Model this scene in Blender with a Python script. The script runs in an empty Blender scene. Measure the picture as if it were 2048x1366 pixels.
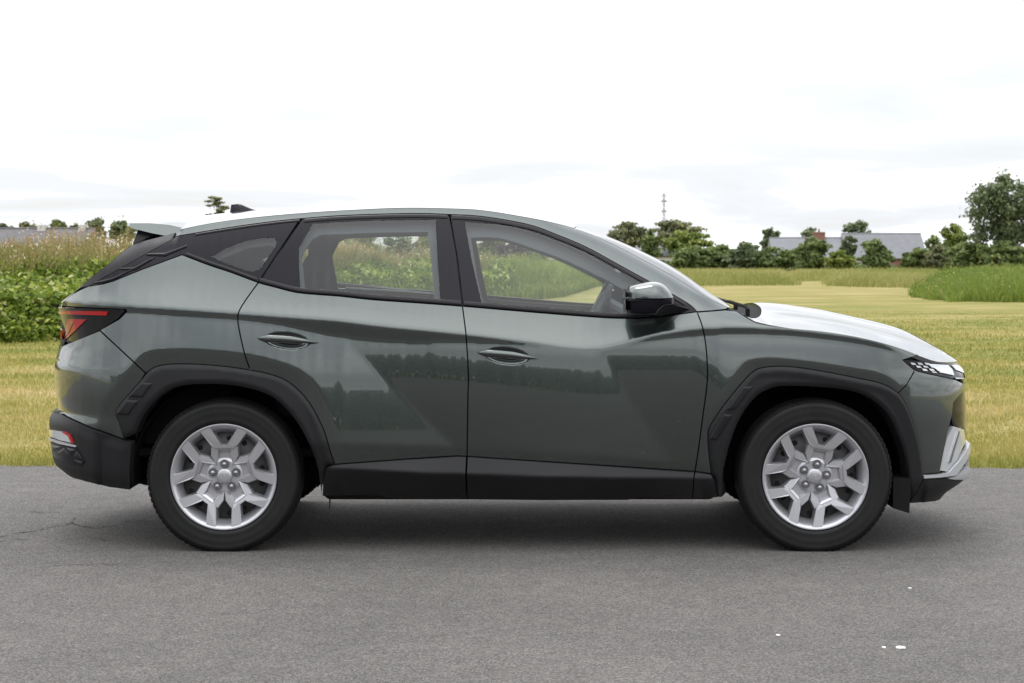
import bpy, math, random
import numpy as np
from mathutils import Vector, Matrix
from mathutils.geometry import delaunay_2d_cdt

random.seed(7)
RNG = np.random.default_rng(11)
rad = math.radians
SC = bpy.context.scene
COL = SC.collection

# ------------------------------------------------------------------ camera
FPX, CX, HY, CAMY, CAMZ = 3761.0, 1024.0, 512.0, -9.4, 1.35
cam_data = bpy.data.cameras.new('camera')
cam = bpy.data.objects.new('camera', cam_data)
COL.objects.link(cam)
cam.location = (0, CAMY, CAMZ)
cam.rotation_euler = (rad(90), 0, 0)
cam_data.sensor_width = 36.0
cam_data.lens = 36.0 * FPX / 2048.0
cam_data.shift_y = (HY - 683.0) / 2048.0
cam_data.clip_start = 0.1
cam_data.clip_end = 4000
cam_data.dof.use_dof = True
cam_data.dof.focus_distance = 8.6
cam_data.dof.aperture_fstop = 9.0
SC.camera = cam

# ------------------------------------------------------------------ world
SUN_EL, SUN_AZ = 64.0, 340.0          # azimuth measured clockwise from +Y
world = bpy.data.worlds.new('World')
SC.world = world
world.use_nodes = True
wt = world.node_tree
wt.nodes.clear()
def wn(t, **kw):
    n = wt.nodes.new(t)
    for k, v in kw.items():
        setattr(n, k, v)
    return n
w_out = wn('ShaderNodeOutputWorld')
w_bg = wn('ShaderNodeBackground')
w_sky = wn('ShaderNodeTexSky')
w_sky.sky_type = 'NISHITA'
w_sky.sun_disc = False
w_sky.sun_elevation = rad(SUN_EL)
w_sky.sun_rotation = rad(SUN_AZ)
w_tc = wn('ShaderNodeTexCoord')
w_sep = wn('ShaderNodeSeparateXYZ')
wt.links.new(w_tc.outputs['Generated'], w_sep.inputs[0])
w_zc = wn('ShaderNodeMath', operation='MAXIMUM'); w_zc.inputs[1].default_value = 0.0
wt.links.new(w_sep.outputs[2], w_zc.inputs[0])
w_za = wn('ShaderNodeMath', operation='ADD'); w_za.inputs[1].default_value = 0.10
wt.links.new(w_zc.outputs[0], w_za.inputs[0])
w_dx = wn('ShaderNodeMath', operation='DIVIDE'); w_dy = wn('ShaderNodeMath', operation='DIVIDE')
wt.links.new(w_sep.outputs[0], w_dx.inputs[0]); wt.links.new(w_za.outputs[0], w_dx.inputs[1])
wt.links.new(w_sep.outputs[1], w_dy.inputs[0]); wt.links.new(w_za.outputs[0], w_dy.inputs[1])
w_cmb = wn('ShaderNodeCombineXYZ')
wt.links.new(w_dx.outputs[0], w_cmb.inputs[0]); wt.links.new(w_dy.outputs[0], w_cmb.inputs[1])
w_noise = wn('ShaderNodeTexNoise')
w_noise.inputs['Scale'].default_value = 0.6
w_noise.inputs['Detail'].default_value = 6.0
w_noise.inputs['Roughness'].default_value = 0.55
w_noise.inputs['Distortion'].default_value = 0.4
wt.links.new(w_cmb.outputs[0], w_noise.inputs['Vector'])
w_ramp = wn('ShaderNodeValToRGB')          # cloud brightness
e = w_ramp.color_ramp.elements
e[0].position = 0.29; e[0].color = (0.585, 0.60, 0.635, 1)
e[1].position = 0.60; e[1].color = (1.0, 1.0, 1.0, 1)
m_ = w_ramp.color_ramp.elements.new(0.445); m_.color = (0.645, 0.665, 0.70, 1)
wt.links.new(w_noise.outputs[0], w_ramp.inputs[0])
w_gain = wn('ShaderNodeVectorMath', operation='SCALE'); w_gain.inputs['Scale'].default_value = 13.6
wt.links.new(w_ramp.outputs[0], w_gain.inputs[0])
w_el = wn('ShaderNodeMath', operation='MULTIPLY_ADD'); w_el.inputs[1].default_value = 13.5; w_el.inputs[2].default_value = 9.6   # overcast luminance law
wt.links.new(w_zc.outputs[0], w_el.inputs[0]); wt.links.new(w_el.outputs[0], w_gain.inputs['Scale'])
w_cov = wn('ShaderNodeMapRange')           # thin spots let a little blue through
w_cov.inputs[1].default_value = 0.26; w_cov.inputs[2].default_value = 0.46
w_cov.inputs[3].default_value = 0.55; w_cov.inputs[4].default_value = 1.0
wt.links.new(w_noise.outputs[0], w_cov.inputs[0])
w_mix = wn('ShaderNodeMix', data_type='RGBA')
wt.links.new(w_cov.outputs[0], w_mix.inputs[0])
wt.links.new(w_sky.outputs[0], w_mix.inputs[6])
wt.links.new(w_gain.outputs[0], w_mix.inputs[7])
wt.links.new(w_mix.outputs[2], w_bg.inputs[0])
w_bg.inputs[1].default_value = 0.146
wt.links.new(w_bg.outputs[0], w_out.inputs[0])

# ------------------------------------------------------------------ sun (behind thin cloud)
sd = bpy.data.lights.new('sun', 'SUN')
sd.energy = 1.0
sd.angle = rad(22)
sd.color = (1.0, 0.965, 0.91)
sun = bpy.data.objects.new('sun', sd)
COL.objects.link(sun)
_d = Vector((math.sin(rad(SUN_AZ)) * math.cos(rad(SUN_EL)), math.cos(rad(SUN_AZ)) * math.cos(rad(SUN_EL)), math.sin(rad(SUN_EL))))
sun.rotation_euler = (-_d).to_track_quat('-Z', 'Y').to_euler()
sun.location = _d * 50

SC.view_settings.view_transform = 'Standard'
SC.view_settings.look = 'None'
SC.view_settings.exposure = 0.0
SC.view_settings.gamma = 1.0
SC.view_settings.use_curve_mapping = False
SC.render.engine = 'CYCLES'
SC.cycles.max_bounces = 8
SC.cycles.transparent_max_bounces = 16
SC.cycles.use_denoising = True

# ================================================================== helpers
def tag(o, label=None, cat=None, group=None, kind=None):
    if label: o['label'] = label
    if cat: o['category'] = cat
    if group: o['group'] = group
    if kind: o['kind'] = kind
    return o

def empty(name, loc=(0, 0, 0), parent=None):
    o = bpy.data.objects.new(name, None)
    COL.objects.link(o)
    o.location = loc
    o.empty_display_size = 0.2
    if parent: o.parent = parent
    return o

def mesh_np(name, V, F, smooth=False):
    """V (n,3); F list of index tuples or (m,k) array"""
    me = bpy.data.meshes.new(name)
    V = np.asarray(V, dtype=np.float32)
    if isinstance(F, np.ndarray):
        k = F.shape[1]; m = F.shape[0]
        me.vertices.add(len(V)); me.vertices.foreach_set('co', V.ravel())
        me.loops.add(m * k); me.loops.foreach_set('vertex_index', F.astype(np.int32).ravel())
        me.polygons.add(m); me.polygons.foreach_set('loop_start', np.arange(0, m * k, k, dtype=np.int32))
        me.update(calc_edges=True)
    else:
        me.from_pydata([tuple(v) for v in V.tolist()], [], F)
        me.update()
    if smooth and len(me.polygons):
        me.polygons.foreach_set('use_smooth', np.ones(len(me.polygons), dtype=bool))
    return me

def obj(name, me, mat=None, parent=None, loc=None):
    o = bpy.data.objects.new(name, me)
    COL.objects.link(o)
    if mat: me.materials.append(mat) if not me.materials else None
    if parent: o.parent = parent
    if loc is not None: o.location = loc
    return o

def face_attr(me, name, vals):
    a = me.attributes.new(name, 'FLOAT', 'FACE')
    a.data.foreach_set('value', np.asarray(vals, dtype=np.float32))

class MB:
    """small mesh collector"""
    def __init__(s): s.v = []; s.f = []
    def add(s, v, f):
        b = len(s.v); s.v += [tuple(p) for p in v]; s.f += [tuple(i + b for i in q) for q in f]; return s
    def box(s, x0, x1, y0, y1, z0, z1, bev=0.0):
        b = min(bev, (x1 - x0) / 2.1, (y1 - y0) / 2.1, (z1 - z0) / 2.1)
        if b <= 0:
            v = [(x, y, z) for z in (z0, z1) for (x, y) in ((x0, y0), (x1, y0), (x1, y1), (x0, y1))]
            return s.add(v, [(3, 2, 1, 0), (4, 5, 6, 7), (0, 1, 5, 4), (1, 2, 6, 5), (2, 3, 7, 6), (3, 0, 4, 7)])
        rings = []
        for z, i in ((z0, b), (z0 + b, 0), (z1 - b, 0), (z1, b)):
            c = b if i == 0 else b
            rings.append([(x0 + i, y0 + i + c, z), (x0 + i + c, y0 + i, z), (x1 - i - c, y0 + i, z), (x1 - i, y0 + i + c, z),
                          (x1 - i, y1 - i - c, z), (x1 - i - c, y1 - i, z), (x0 + i + c, y1 - i, z), (x0 + i, y1 - i - c, z)])
        return s.loft(rings, True, True)
    def loft(s, rings, cap0=True, cap1=True, closed=True):
        n = len(rings[0]); v = [p for r in rings for p in r]; f = []
        for i in range(len(rings) - 1):
            for j in range(n if closed else n - 1):
                k = (j + 1) % n
                f.append((i * n + j, i * n + k, (i + 1) * n + k, (i + 1) * n + j))
        if cap0: f.append(tuple(reversed(range(n))))
        if cap1: f.append(tuple((len(rings) - 1) * n + j for j in range(n)))
        return s.add(v, f)
    def tube(s, pts, r, n=8, caps=True):
        pts = [Vector(p) for p in pts]
        rs = r if isinstance(r, (list, tuple)) else [r] * len(pts)
        rings = []; up = Vector((0, 0, 1)); prev = None
        for i, p in enumerate(pts):
            t = (pts[min(i + 1, len(pts) - 1)] - pts[max(i - 1, 0)]).normalized()
            if prev is None:
                a = t.cross(up if abs(t.z) < 0.9 else Vector((1, 0, 0))).normalized()
            else:
                a = (prev - t * prev.dot(t)).normalized()
            prev = a; b = t.cross(a)
            rings.append([tuple(p + (a * math.cos(q) + b * math.sin(q)) * rs[i]) for q in [2 * math.pi * k / n for k in range(n)]])
        return s.loft(rings, caps, caps)
    def lathe_y(s, prof, n=64, cx=0, cz=0, closed_prof=False):
        """prof list of (r, y) revolved about the y axis"""
        rings = []
        for k in range(n):
            a = 2 * math.pi * k / n
            rings.append([(cx + r * math.cos(a), y, cz + r * math.sin(a)) for r, y in prof])
        m = len(prof); v = [p for r in rings for p in r]; f = []
        for k in range(n):
            k2 = (k + 1) % n
            for j in range(m if closed_prof else m - 1):
                j2 = (j + 1) % m
                f.append((k * m + j, k * m + j2, k2 * m + j2, k2 * m + j))
        return s.add(v, f)
    def build(s, name, mat, parent=None, smooth=False, angle=None, loc=None):
        me = mesh_np(name, s.v, s.f, smooth)
        o = obj(name, me, mat, parent, loc)
        if angle is not None:
            me.polygons.foreach_set('use_smooth', np.ones(len(me.polygons), dtype=bool))
            mark_sharp(me, angle)
        return o

def mark_sharp(me, angle):
    nrm = np.zeros(len(me.polygons) * 3); me.polygons.foreach_get('normal', nrm); nrm = nrm.reshape(-1, 3)
    le = np.zeros(len(me.loops), dtype=np.int32); me.loops.foreach_get('edge_index', le)
    ls = np.zeros(len(me.polygons), dtype=np.int32); me.polygons.foreach_get('loop_start', ls)
    lt = np.zeros(len(me.polygons), dtype=np.int32); me.polygons.foreach_get('loop_total', lt)
    lp = np.repeat(np.arange(len(me.polygons)), lt)
    ne = len(me.edges)
    first = -np.ones(ne, dtype=np.int64); second = -np.ones(ne, dtype=np.int64)
    for e_, p in zip(le, lp):
        if first[e_] < 0: first[e_] = p
        else: second[e_] = p
    ok = (first >= 0) & (second >= 0)
    d = np.ones(ne)
    d[ok] = (nrm[first[ok]] * nrm[second[ok]]).sum(1)
    sharp = d < math.cos(rad(angle))
    a = me.attributes.get('sharp_edge') or me.attributes.new('sharp_edge', 'BOOLEAN', 'EDGE')
    a.data.foreach_set('value', sharp)

def pchip(xs, ys):
    xs = np.asarray(xs, float); ys = np.asarray(ys, float)
    o = np.argsort(xs); xs = xs[o]; ys = ys[o]
    h = np.diff(xs); dl = np.diff(ys) / h
    m = np.zeros_like(ys)
    for i in range(1, len(xs) - 1):
        if dl[i - 1] * dl[i] > 0:
            w1 = 2 * h[i] + h[i - 1]; w2 = h[i] + 2 * h[i - 1]
            m[i] = (w1 + w2) / (w1 / dl[i - 1] + w2 / dl[i])
    m[0] = dl[0]; m[-1] = dl[-1]
    def f(x):
        x = np.clip(np.asarray(x, float), xs[0], xs[-1])
        i = np.clip(np.searchsorted(xs, x) - 1, 0, len(h) - 1)
        t = (x - xs[i]) / h[i]
        return ((2 * t**3 - 3 * t**2 + 1) * ys[i] + (t**3 - 2 * t**2 + t) * h[i] * m[i]
                + (-2 * t**3 + 3 * t**2) * ys[i + 1] + (t**3 - t**2) * h[i] * m[i + 1])
    return f

def crv(pts, n=5):
    """Catmull-Rom through the points"""
    P = [np.array(p, float) for p in pts]
    out = []
    for i in range(len(P) - 1):
        p0 = P[max(i - 1, 0)]; p1 = P[i]; p2 = P[i + 1]; p3 = P[min(i + 2, len(P) - 1)]
        for k in range(n):
            t = k / n
            out.append(tuple(0.5 * ((2 * p1) + (-p0 + p2) * t + (2 * p0 - 5 * p1 + 4 * p2 - p3) * t * t + (-p0 + 3 * p1 - 3 * p2 + p3) * t**3)))
    out.append(tuple(P[-1]))
    return out

def gblur(A, s, axis):
    r = int(3 * s) + 1
    k = np.exp(-0.5 * (np.arange(-r, r + 1) / s) ** 2); k /= k.sum()
    pad = [(0, 0)] * A.ndim; pad[axis] = (r, r)
    B = np.pad(A, pad, mode='edge')
    return np.apply_along_axis(lambda m: np.convolve(m, k, 'valid'), axis, B)

def in_poly(px, py, poly):
    poly = np.asarray(poly, float)
    inside = np.zeros(px.shape, bool)
    x0, y0 = poly[-1]
    for x1, y1 in poly:
        if y0 != y1:
            c = ((y1 > py) != (y0 > py)) & (px < (x0 - x1) * (py - y1) / (y0 - y1) + x1)
            inside ^= c
        x0, y0 = x1, y1
    return inside

def dist_line(px, py, line, closed=False):
    line = np.asarray(line, float)
    best = np.full(px.shape, 1e9)
    seg = list(zip(line[:-1], line[1:]))
    if closed: seg.append((line[-1], line[0]))
    for a, b in seg:
        d = b - a; L = (d * d).sum() + 1e-12
        t = np.clip(((px - a[0]) * d[0] + (py - a[1]) * d[1]) / L, 0, 1)
        q = (px - a[0] - t * d[0]) ** 2 + (py - a[1] - t * d[1]) ** 2
        best = np.minimum(best, q)
    return np.sqrt(best)

# ================================================================== materials
def new_mat(name):
    m = bpy.data.materials.new(name); m.use_nodes = True
    nt = m.node_tree
    b = nt.nodes['Principled BSDF']
    return m, nt, b

def plain(name, col, rough=0.5, metal=0.0, coat=0.0, spec=0.5, noise=0.0, nscale=30.0, bump=0.0, bscale=200.0, coat_rough=0.03, aniso=None):
    m, nt, b = new_mat(name)
    b.inputs['Base Color'].default_value = (*col, 1)
    b.inputs['Roughness'].default_value = rough
    b.inputs['Metallic'].default_value = metal
    b.inputs['Coat Weight'].default_value = coat
    b.inputs['Coat Roughness'].default_value = coat_rough
    b.inputs['Specular IOR Level'].default_value = spec
    if noise > 0:
        tc = nt.nodes.new('ShaderNodeTexCoord')
        n = nt.nodes.new('ShaderNodeTexNoise'); n.inputs['Scale'].default_value = nscale; n.inputs['Detail'].default_value = 5
        nt.links.new(tc.outputs['Object'], n.inputs['Vector'])
        mr = nt.nodes.new('ShaderNodeMapRange')
        mr.inputs[1].default_value = 0.25; mr.inputs[2].default_value = 0.75
        mr.inputs[3].default_value = 1 - noise; mr.inputs[4].default_value = 1 + noise
        nt.links.new(n.outputs[0], mr.inputs[0])
        vm = nt.nodes.new('ShaderNodeVectorMath'); vm.operation = 'SCALE'
        vm.inputs[0].default_value = col
        nt.links.new(mr.outputs[0], vm.inputs['Scale'])
        nt.links.new(vm.outputs[0], b.inputs['Base Color'])
    if bump > 0:
        tc = nt.nodes.new('ShaderNodeTexCoord')
        n = nt.nodes.new('ShaderNodeTexNoise'); n.inputs['Scale'].default_value = bscale; n.inputs['Detail'].default_value = 3
        nt.links.new(tc.outputs['Object'], n.inputs['Vector'])
        bp = nt.nodes.new('ShaderNodeBump'); bp.inputs['Strength'].default_value = bump; bp.inputs['Distance'].default_value = 0.002
        nt.links.new(n.outputs[0], bp.inputs['Height'])
        nt.links.new(bp.outputs[0], b.inputs['Normal'])
    return m

def paint_mat():
    m, nt, b = new_mat('grey_green_metallic_paint')
    b.inputs['Metallic'].default_value = 0.92
    b.inputs['Roughness'].default_value = 0.27
    b.inputs['Coat Weight'].default_value = 1.0
    b.inputs['Coat Roughness'].default_value = 0.025
    b.inputs['Coat IOR'].default_value = 1.62
    tc = nt.nodes.new('ShaderNodeTexCoord')
    n = nt.nodes.new('ShaderNodeTexNoise'); n.inputs['Scale'].default_value = 900; n.inputs['Detail'].default_value = 1
    nt.links.new(tc.outputs['Object'], n.inputs['Vector'])
    r = nt.nodes.new('ShaderNodeValToRGB')
    r.color_ramp.elements[0].position = 0.3; r.color_ramp.elements[0].color = (0.058, 0.070, 0.067, 1)
    r.color_ramp.elements[1].position = 0.7; r.color_ramp.elements[1].color = (0.081, 0.096, 0.091, 1)
    nt.links.new(n.outputs[0], r.inputs[0])
    # thin road dust towards the bottom edges and in broad smears
    n2 = nt.nodes.new('ShaderNodeTexNoise'); n2.inputs['Scale'].default_value = 2.5; n2.inputs['Detail'].default_value = 6
    nt.links.new(tc.outputs['Object'], n2.inputs['Vector'])
    mr = nt.nodes.new('ShaderNodeMapRange')
    mr.inputs[1].default_value = 0.45; mr.inputs[2].default_value = 0.8; mr.inputs[3].default_value = 0.02; mr.inputs[4].default_value = 0.06
    nt.links.new(n2.outputs[0], mr.inputs[0])
    nt.links.new(mr.outputs[0], b.inputs['Coat Roughness'])
    nt.links.new(r.outputs[0], b.inputs['Base Color'])
    return m

def glass_mat(name, tint, refl=1.0, rough=0.0):
    m, nt, b = new_mat(name)
    nt.nodes.remove(b)
    out = nt.nodes['Material Output']
    tr = nt.nodes.new('ShaderNodeBsdfTransparent'); tr.inputs[0].default_value = (*tint, 1)
    gl = nt.nodes.new('ShaderNodeBsdfGlossy'); gl.inputs['Roughness'].default_value = rough
    fr = nt.nodes.new('ShaderNodeFresnel'); fr.inputs['IOR'].default_value = 1.52
    mu = nt.nodes.new('ShaderNodeMath'); mu.operation = 'MULTIPLY'; mu.inputs[1].default_value = refl; mu.use_clamp = True
    nt.links.new(fr.outputs[0], mu.inputs[0])
    mx = nt.nodes.new('ShaderNodeMixShader')
    nt.links.new(mu.outputs[0], mx.inputs[0]); nt.links.new(tr.outputs[0], mx.inputs[1]); nt.links.new(gl.outputs[0], mx.inputs[2])
    nt.links.new(mx.outputs[0], out.inputs[0])
    return m

def foliage_mat(name, stops, translucent=0.35, rough=0.55, spec=0.3):
    m, nt, b = new_mat(name)
    at = nt.nodes.new('ShaderNodeAttribute'); at.attribute_name = 'tone'
    r = nt.nodes.new('ShaderNodeValToRGB')
    els = r.color_ramp.elements
    while len(els) > 1: els.remove(els[-1])
    els[0].position = stops[0][0]; els[0].color = (*stops[0][1], 1)
    for p, c in stops[1:]:
        q = els.new(p); q.color = (*c, 1)
    nt.links.new(at.outputs['Fac'], r.inputs[0])
    nt.links.new(r.outputs[0], b.inputs['Base Color'])
    b.inputs['Roughness'].default_value = rough
    b.inputs['Specular IOR Level'].default_value = spec
    tl = nt.nodes.new('ShaderNodeBsdfTranslucent')
    nt.links.new(r.outputs[0], tl.inputs[0])
    mx = nt.nodes.new('ShaderNodeMixShader'); mx.inputs[0].default_value = translucent
    nt.links.new(b.outputs[0], mx.inputs[1]); nt.links.new(tl.outputs[0], mx.inputs[2])
    nt.links.new(mx.outputs[0], nt.nodes['Material Output'].inputs[0])
    return m

M = {}
M['paint'] = paint_mat()
M['clad'] = plain('grained_black_plastic', (0.011, 0.011, 0.0125), 0.5, spec=0.28, noise=0.12, nscale=6, bump=0.25, bscale=700)
M['gloss'] = plain('gloss_black_trim', (0.008, 0.007, 0.011), 0.10, spec=0.20)
M['satin'] = plain('satin_black_moulding', (0.014, 0.013, 0.015), 0.32, spec=0.25)
M['lampblack'] = plain('smoked_lamp_lens', (0.006, 0.006, 0.007), 0.15)
M['dark'] = plain('dark_void_plastic', (0.006, 0.006, 0.006), 0.8, spec=0.2)
M['rubber'] = plain('tyre_rubber', (0.0085, 0.0085, 0.009), 0.6, spec=0.3, noise=0.3, nscale=14, bump=0.2, bscale=120)
M['silver'] = plain('silver_wheel_lacquer', (0.49, 0.49, 0.515), 0.36, metal=0.75, coat=0.25, coat_rough=0.2)
M['steel'] = plain('black_steel_wheel', (0.018, 0.018, 0.019), 0.45)
M['nut'] = plain('zinc_wheel_nut', (0.36, 0.36, 0.37), 0.3, metal=0.9)
M['disc'] = plain('rusty_brake_disc', (0.30, 0.22, 0.17), 0.55, metal=0.5, noise=0.4, nscale=40)
M['glass'] = glass_mat('side_window_glass', (0.90, 0.945, 0.93), 1.25)
M['glass_dark'] = glass_mat('privacy_glass', (0.36, 0.38, 0.40), 1.25)
M['screen'] = glass_mat('windscreen_glass', (0.74, 0.80, 0.78), 1.2)
M['trim'] = plain('grey_interior_trim', (0.115, 0.13, 0.145), 0.8)
M['rim_sheen'] = plain('steering_rim_painted_sheen', (0.20, 0.215, 0.23), 0.4)  # grey-blue reflection on the dark rim is put into its colour
M['headliner'] = plain('pale_headliner_cloth', (0.58, 0.60, 0.61), 0.9, noise=0.06, nscale=80)
M['seat'] = plain('charcoal_seat_cloth', (0.035, 0.04, 0.05), 0.85, noise=0.25, nscale=120)
M['dash'] = plain('dashboard_plastic', (0.11, 0.12, 0.13), 0.5)  # lightened: the steering wheel's reflection is put into this colour
M['red'] = plain('red_lamp_lens', (0.36, 0.007, 0.006), 0.12, coat=0.5)
M['redpale'] = plain('pale_red_reflector', (0.36, 0.10, 0.10), 0.2, metal=0.4, coat=0.5)
M['lens'] = plain('clear_lamp_reflector', (0.70, 0.73, 0.76), 0.16, metal=0.55, coat=1.0)
M['chrome'] = plain('dark_chrome', (0.45, 0.46, 0.47), 0.12, metal=1.0)
M['skid'] = plain('silver_skid_plate', (0.48, 0.49, 0.51), 0.34, metal=0.3, coat=0.3)

# ================================================================== SETTING: ground
def lawn_nodes(nt):
    g = nt.nodes.new('ShaderNodeNewGeometry')
    mp = nt.nodes.new('ShaderNodeMapping'); mp.inputs['Scale'].default_value = (0.28, 0.62, 0.0)
    nt.links.new(g.outputs['Position'], mp.inputs[0])
    n1 = nt.nodes.new('ShaderNodeTexNoise'); n1.inputs['Scale'].default_value = 1.0; n1.inputs['Detail'].default_value = 7; n1.inputs['Roughness'].default_value = 0.62
    nt.links.new(mp.outputs[0], n1.inputs['Vector'])
    r = nt.nodes.new('ShaderNodeValToRGB'); els = r.color_ramp.elements
    els[0].position = 0.34; els[0].color = (0.204, 0.216, 0.056, 1)
    els[1].position = 0.68; els[1].color = (0.475, 0.370, 0.205, 1)
    q = els.new(0.47); q.color = (0.299, 0.264, 0.085, 1)
    q = els.new(0.56); q.color = (0.365, 0.310, 0.128, 1)
    sp = nt.nodes.new('ShaderNodeSeparateXYZ'); nt.links.new(g.outputs['Position'], sp.inputs[0])
    mr = nt.nodes.new('ShaderNodeMapRange'); mr.inputs[1].default_value = 0; mr.inputs[2].default_value = 60
    nt.links.new(sp.outputs[1], mr.inputs[0])
    yr = nt.nodes.new('ShaderNodeValToRGB'); ye = yr.color_ramp.elements      # mowing and drought bands away from the road
    ye[0].position = 0.04; ye[0].color = (.46,) * 3 + (1,)
    ye[1].position = 1.0; ye[1].color = (.50,) * 3 + (1,)
    for p, v in ((.075, .49), (.11, .56), (.19, .535), (.24, .43), (.42, .40), (.55, .43), (.70, .45)):
        q = ye.new(p); q.color = (v, v, v, 1)
    nt.links.new(mr.outputs[0], yr.inputs[0])
    ad = nt.nodes.new('ShaderNodeMath'); ad.operation = 'ADD'; nt.links.new(n1.outputs[0], ad.inputs[0])
    sb = nt.nodes.new('ShaderNodeMath'); sb.operation = 'SUBTRACT'; sb.inputs[1].default_value = 0.5
    nt.links.new(yr.outputs[0], sb.inputs[0]); nt.links.new(sb.outputs[0], ad.inputs[1])
    nt.links.new(ad.outputs[0], r.inputs[0])
    return g, r

def lawn_mat():
    m, nt, b = new_mat('mown_lawn')
    g, r = lawn_nodes(nt)
    n2 = nt.nodes.new('ShaderNodeTexNoise'); n2.inputs['Scale'].default_value = 38; n2.inputs['Detail'].default_value = 4
    nt.links.new(g.outputs['Position'], n2.inputs['Vector'])
    mr = nt.nodes.new('ShaderNodeMapRange'); mr.inputs[1].default_value = 0.3; mr.inputs[2].default_value = 0.7
    mr.inputs[3].default_value = 0.6; mr.inputs[4].default_value = 1.05
    nt.links.new(n2.outputs[0], mr.inputs[0])
    vm = nt.nodes.new('ShaderNodeVectorMath'); vm.operation = 'SCALE'
    nt.links.new(r.outputs[0], vm.inputs[0]); nt.links.new(mr.outputs[0], vm.inputs['Scale'])
    nt.links.new(vm.outputs[0], b.inputs['Base Color'])
    b.inputs['Roughness'].default_value = 0.9; b.inputs['Specular IOR Level'].default_value = 0.1
    bp = nt.nodes.new('ShaderNodeBump'); bp.inputs['Strength'].default_value = 0.8; bp.inputs['Distance'].default_value = 0.03
    nt.links.new(n2.outputs[0], bp.inputs['Height']); nt.links.new(bp.outputs[0], b.inputs['Normal'])
    return m

def lawn_blade_mat():
    m, nt, b = new_mat('lawn_blades')
    g, r = lawn_nodes(nt)
    at = nt.nodes.new('ShaderNodeAttribute'); at.attribute_name = 'tone'
    r2 = nt.nodes.new('ShaderNodeValToRGB'); els = r2.color_ramp.elements
    els[0].color = (0.80, 0.92, 0.75, 1); els[1].color = (1.60, 1.48, 1.42, 1)
    nt.links.new(at.outputs['Fac'], r2.inputs[0])
    mu = nt.nodes.new('ShaderNodeVectorMath'); mu.operation = 'MULTIPLY'
    nt.links.new(r.outputs[0], mu.inputs[0]); nt.links.new(r2.outputs[0], mu.inputs[1])
    nt.links.new(mu.outputs[0], b.inputs['Base Color'])
    b.inputs['Roughness'].default_value = 0.7; b.inputs['Specular IOR Level'].default_value = 0.2
    tl = nt.nodes.new('ShaderNodeBsdfTranslucent'); nt.links.new(mu.outputs[0], tl.inputs[0])
    mx = nt.nodes.new('ShaderNodeMixShader'); mx.inputs[0].default_value = 0.3
    nt.links.new(b.outputs[0], mx.inputs[1]); nt.links.new(tl.outputs[0], mx.inputs[2])
    nt.links.new(mx.outputs[0], nt.nodes['Material Output'].inputs[0])
    return m

def asphalt_mat():
    m, nt, b = new_mat('worn_asphalt')
    g = nt.nodes.new('ShaderNodeNewGeometry')
    def noise(scale, det, rough=0.5):
        n = nt.nodes.new('ShaderNodeTexNoise'); n.inputs['Scale'].default_value = scale; n.inputs['Detail'].default_value = det
        n.inputs['Roughness'].default_value = rough
        nt.links.new(g.outputs['Position'], n.inputs['Vector']); return n
    v = nt.nodes.new('ShaderNodeTexVoronoi'); v.inputs['Scale'].default_value = 150
    nt.links.new(g.outputs['Position'], v.inputs['Vector'])
    r = nt.nodes.new('ShaderNodeValToRGB'); els = r.color_ramp.elements       # stone colours per chip
    els[0].position = 0.0; els[0].color = (0.089, 0.084, 0.080, 1)
    els[1].position = 1.0; els[1].color = (0.228, 0.216, 0.204, 1)
    q = els.new(0.45); q.color = (0.132, 0.124, 0.117, 1)
    q = els.new(0.93); q.color = (0.192, 0.181, 0.171, 1)
    sp = nt.nodes.new('ShaderNodeSeparateColor'); nt.links.new(v.outputs['Color'], sp.inputs[0])
    nt.links.new(sp.outputs[0], r.inputs[0])
    big = noise(0.55, 6, 0.6); mid = noise(7, 4)
    mr = nt.nodes.new('ShaderNodeMapRange'); mr.inputs[1].default_value = 0.3; mr.inputs[2].default_value = 0.7; mr.inputs[3].default_value = 0.84; mr.inputs[4].default_value = 1.14
    nt.links.new(big.outputs[0], mr.inputs[0])
    mr2 = nt.nodes.new('ShaderNodeMapRange'); mr2.inputs[1].default_value = 0.3; mr2.inputs[2].default_value = 0.7; mr2.inputs[3].default_value = 0.92; mr2.inputs[4].default_value = 1.08
    nt.links.new(mid.outputs[0], mr2.inputs[0])
    mm = nt.nodes.new('ShaderNodeMath'); mm.operation = 'MULTIPLY'
    nt.links.new(mr.outputs[0], mm.inputs[0]); nt.links.new(mr2.outputs[0], mm.inputs[1])
    # dark joints between chips
    rj = nt.nodes.new('ShaderNodeMapRange'); rj.inputs[1].default_value = 0.25; rj.inputs[2].default_value = 0.75; rj.inputs[3].default_value = 1.12; rj.inputs[4].default_value = 0.62
    nt.links.new(v.outputs['Distance'], rj.inputs[0])
    mm2 = nt.nodes.new('ShaderNodeMath'); mm2.operation = 'MULTIPLY'
    nt.links.new(mm.outputs[0], mm2.inputs[0]); nt.links.new(rj.outputs[0], mm2.inputs[1])
    vm = nt.nodes.new('ShaderNodeVectorMath'); vm.operation = 'SCALE'
    nt.links.new(r.outputs[0], vm.inputs[0]); nt.links.new(mm2.outputs[0], vm.inputs['Scale'])
    nt.links.new(vm.outputs[0], b.inputs['Base Color'])
    b.inputs['Roughness'].default_value = 0.85; b.inputs['Specular IOR Level'].default_value = 0.25
    bp = nt.nodes.new('ShaderNodeBump'); bp.inputs['Strength'].default_value = 0.7; bp.inputs['Distance'].default_value = 0.006; bp.invert = True
    nt.links.new(v.outputs['Distance'], bp.inputs['Height']); nt.links.new(bp.outputs[0], b.inputs['Normal'])
    return m

M['lawn'] = lawn_mat(); M['blade'] = lawn_blade_mat(); M['asphalt'] = asphalt_mat()

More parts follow.
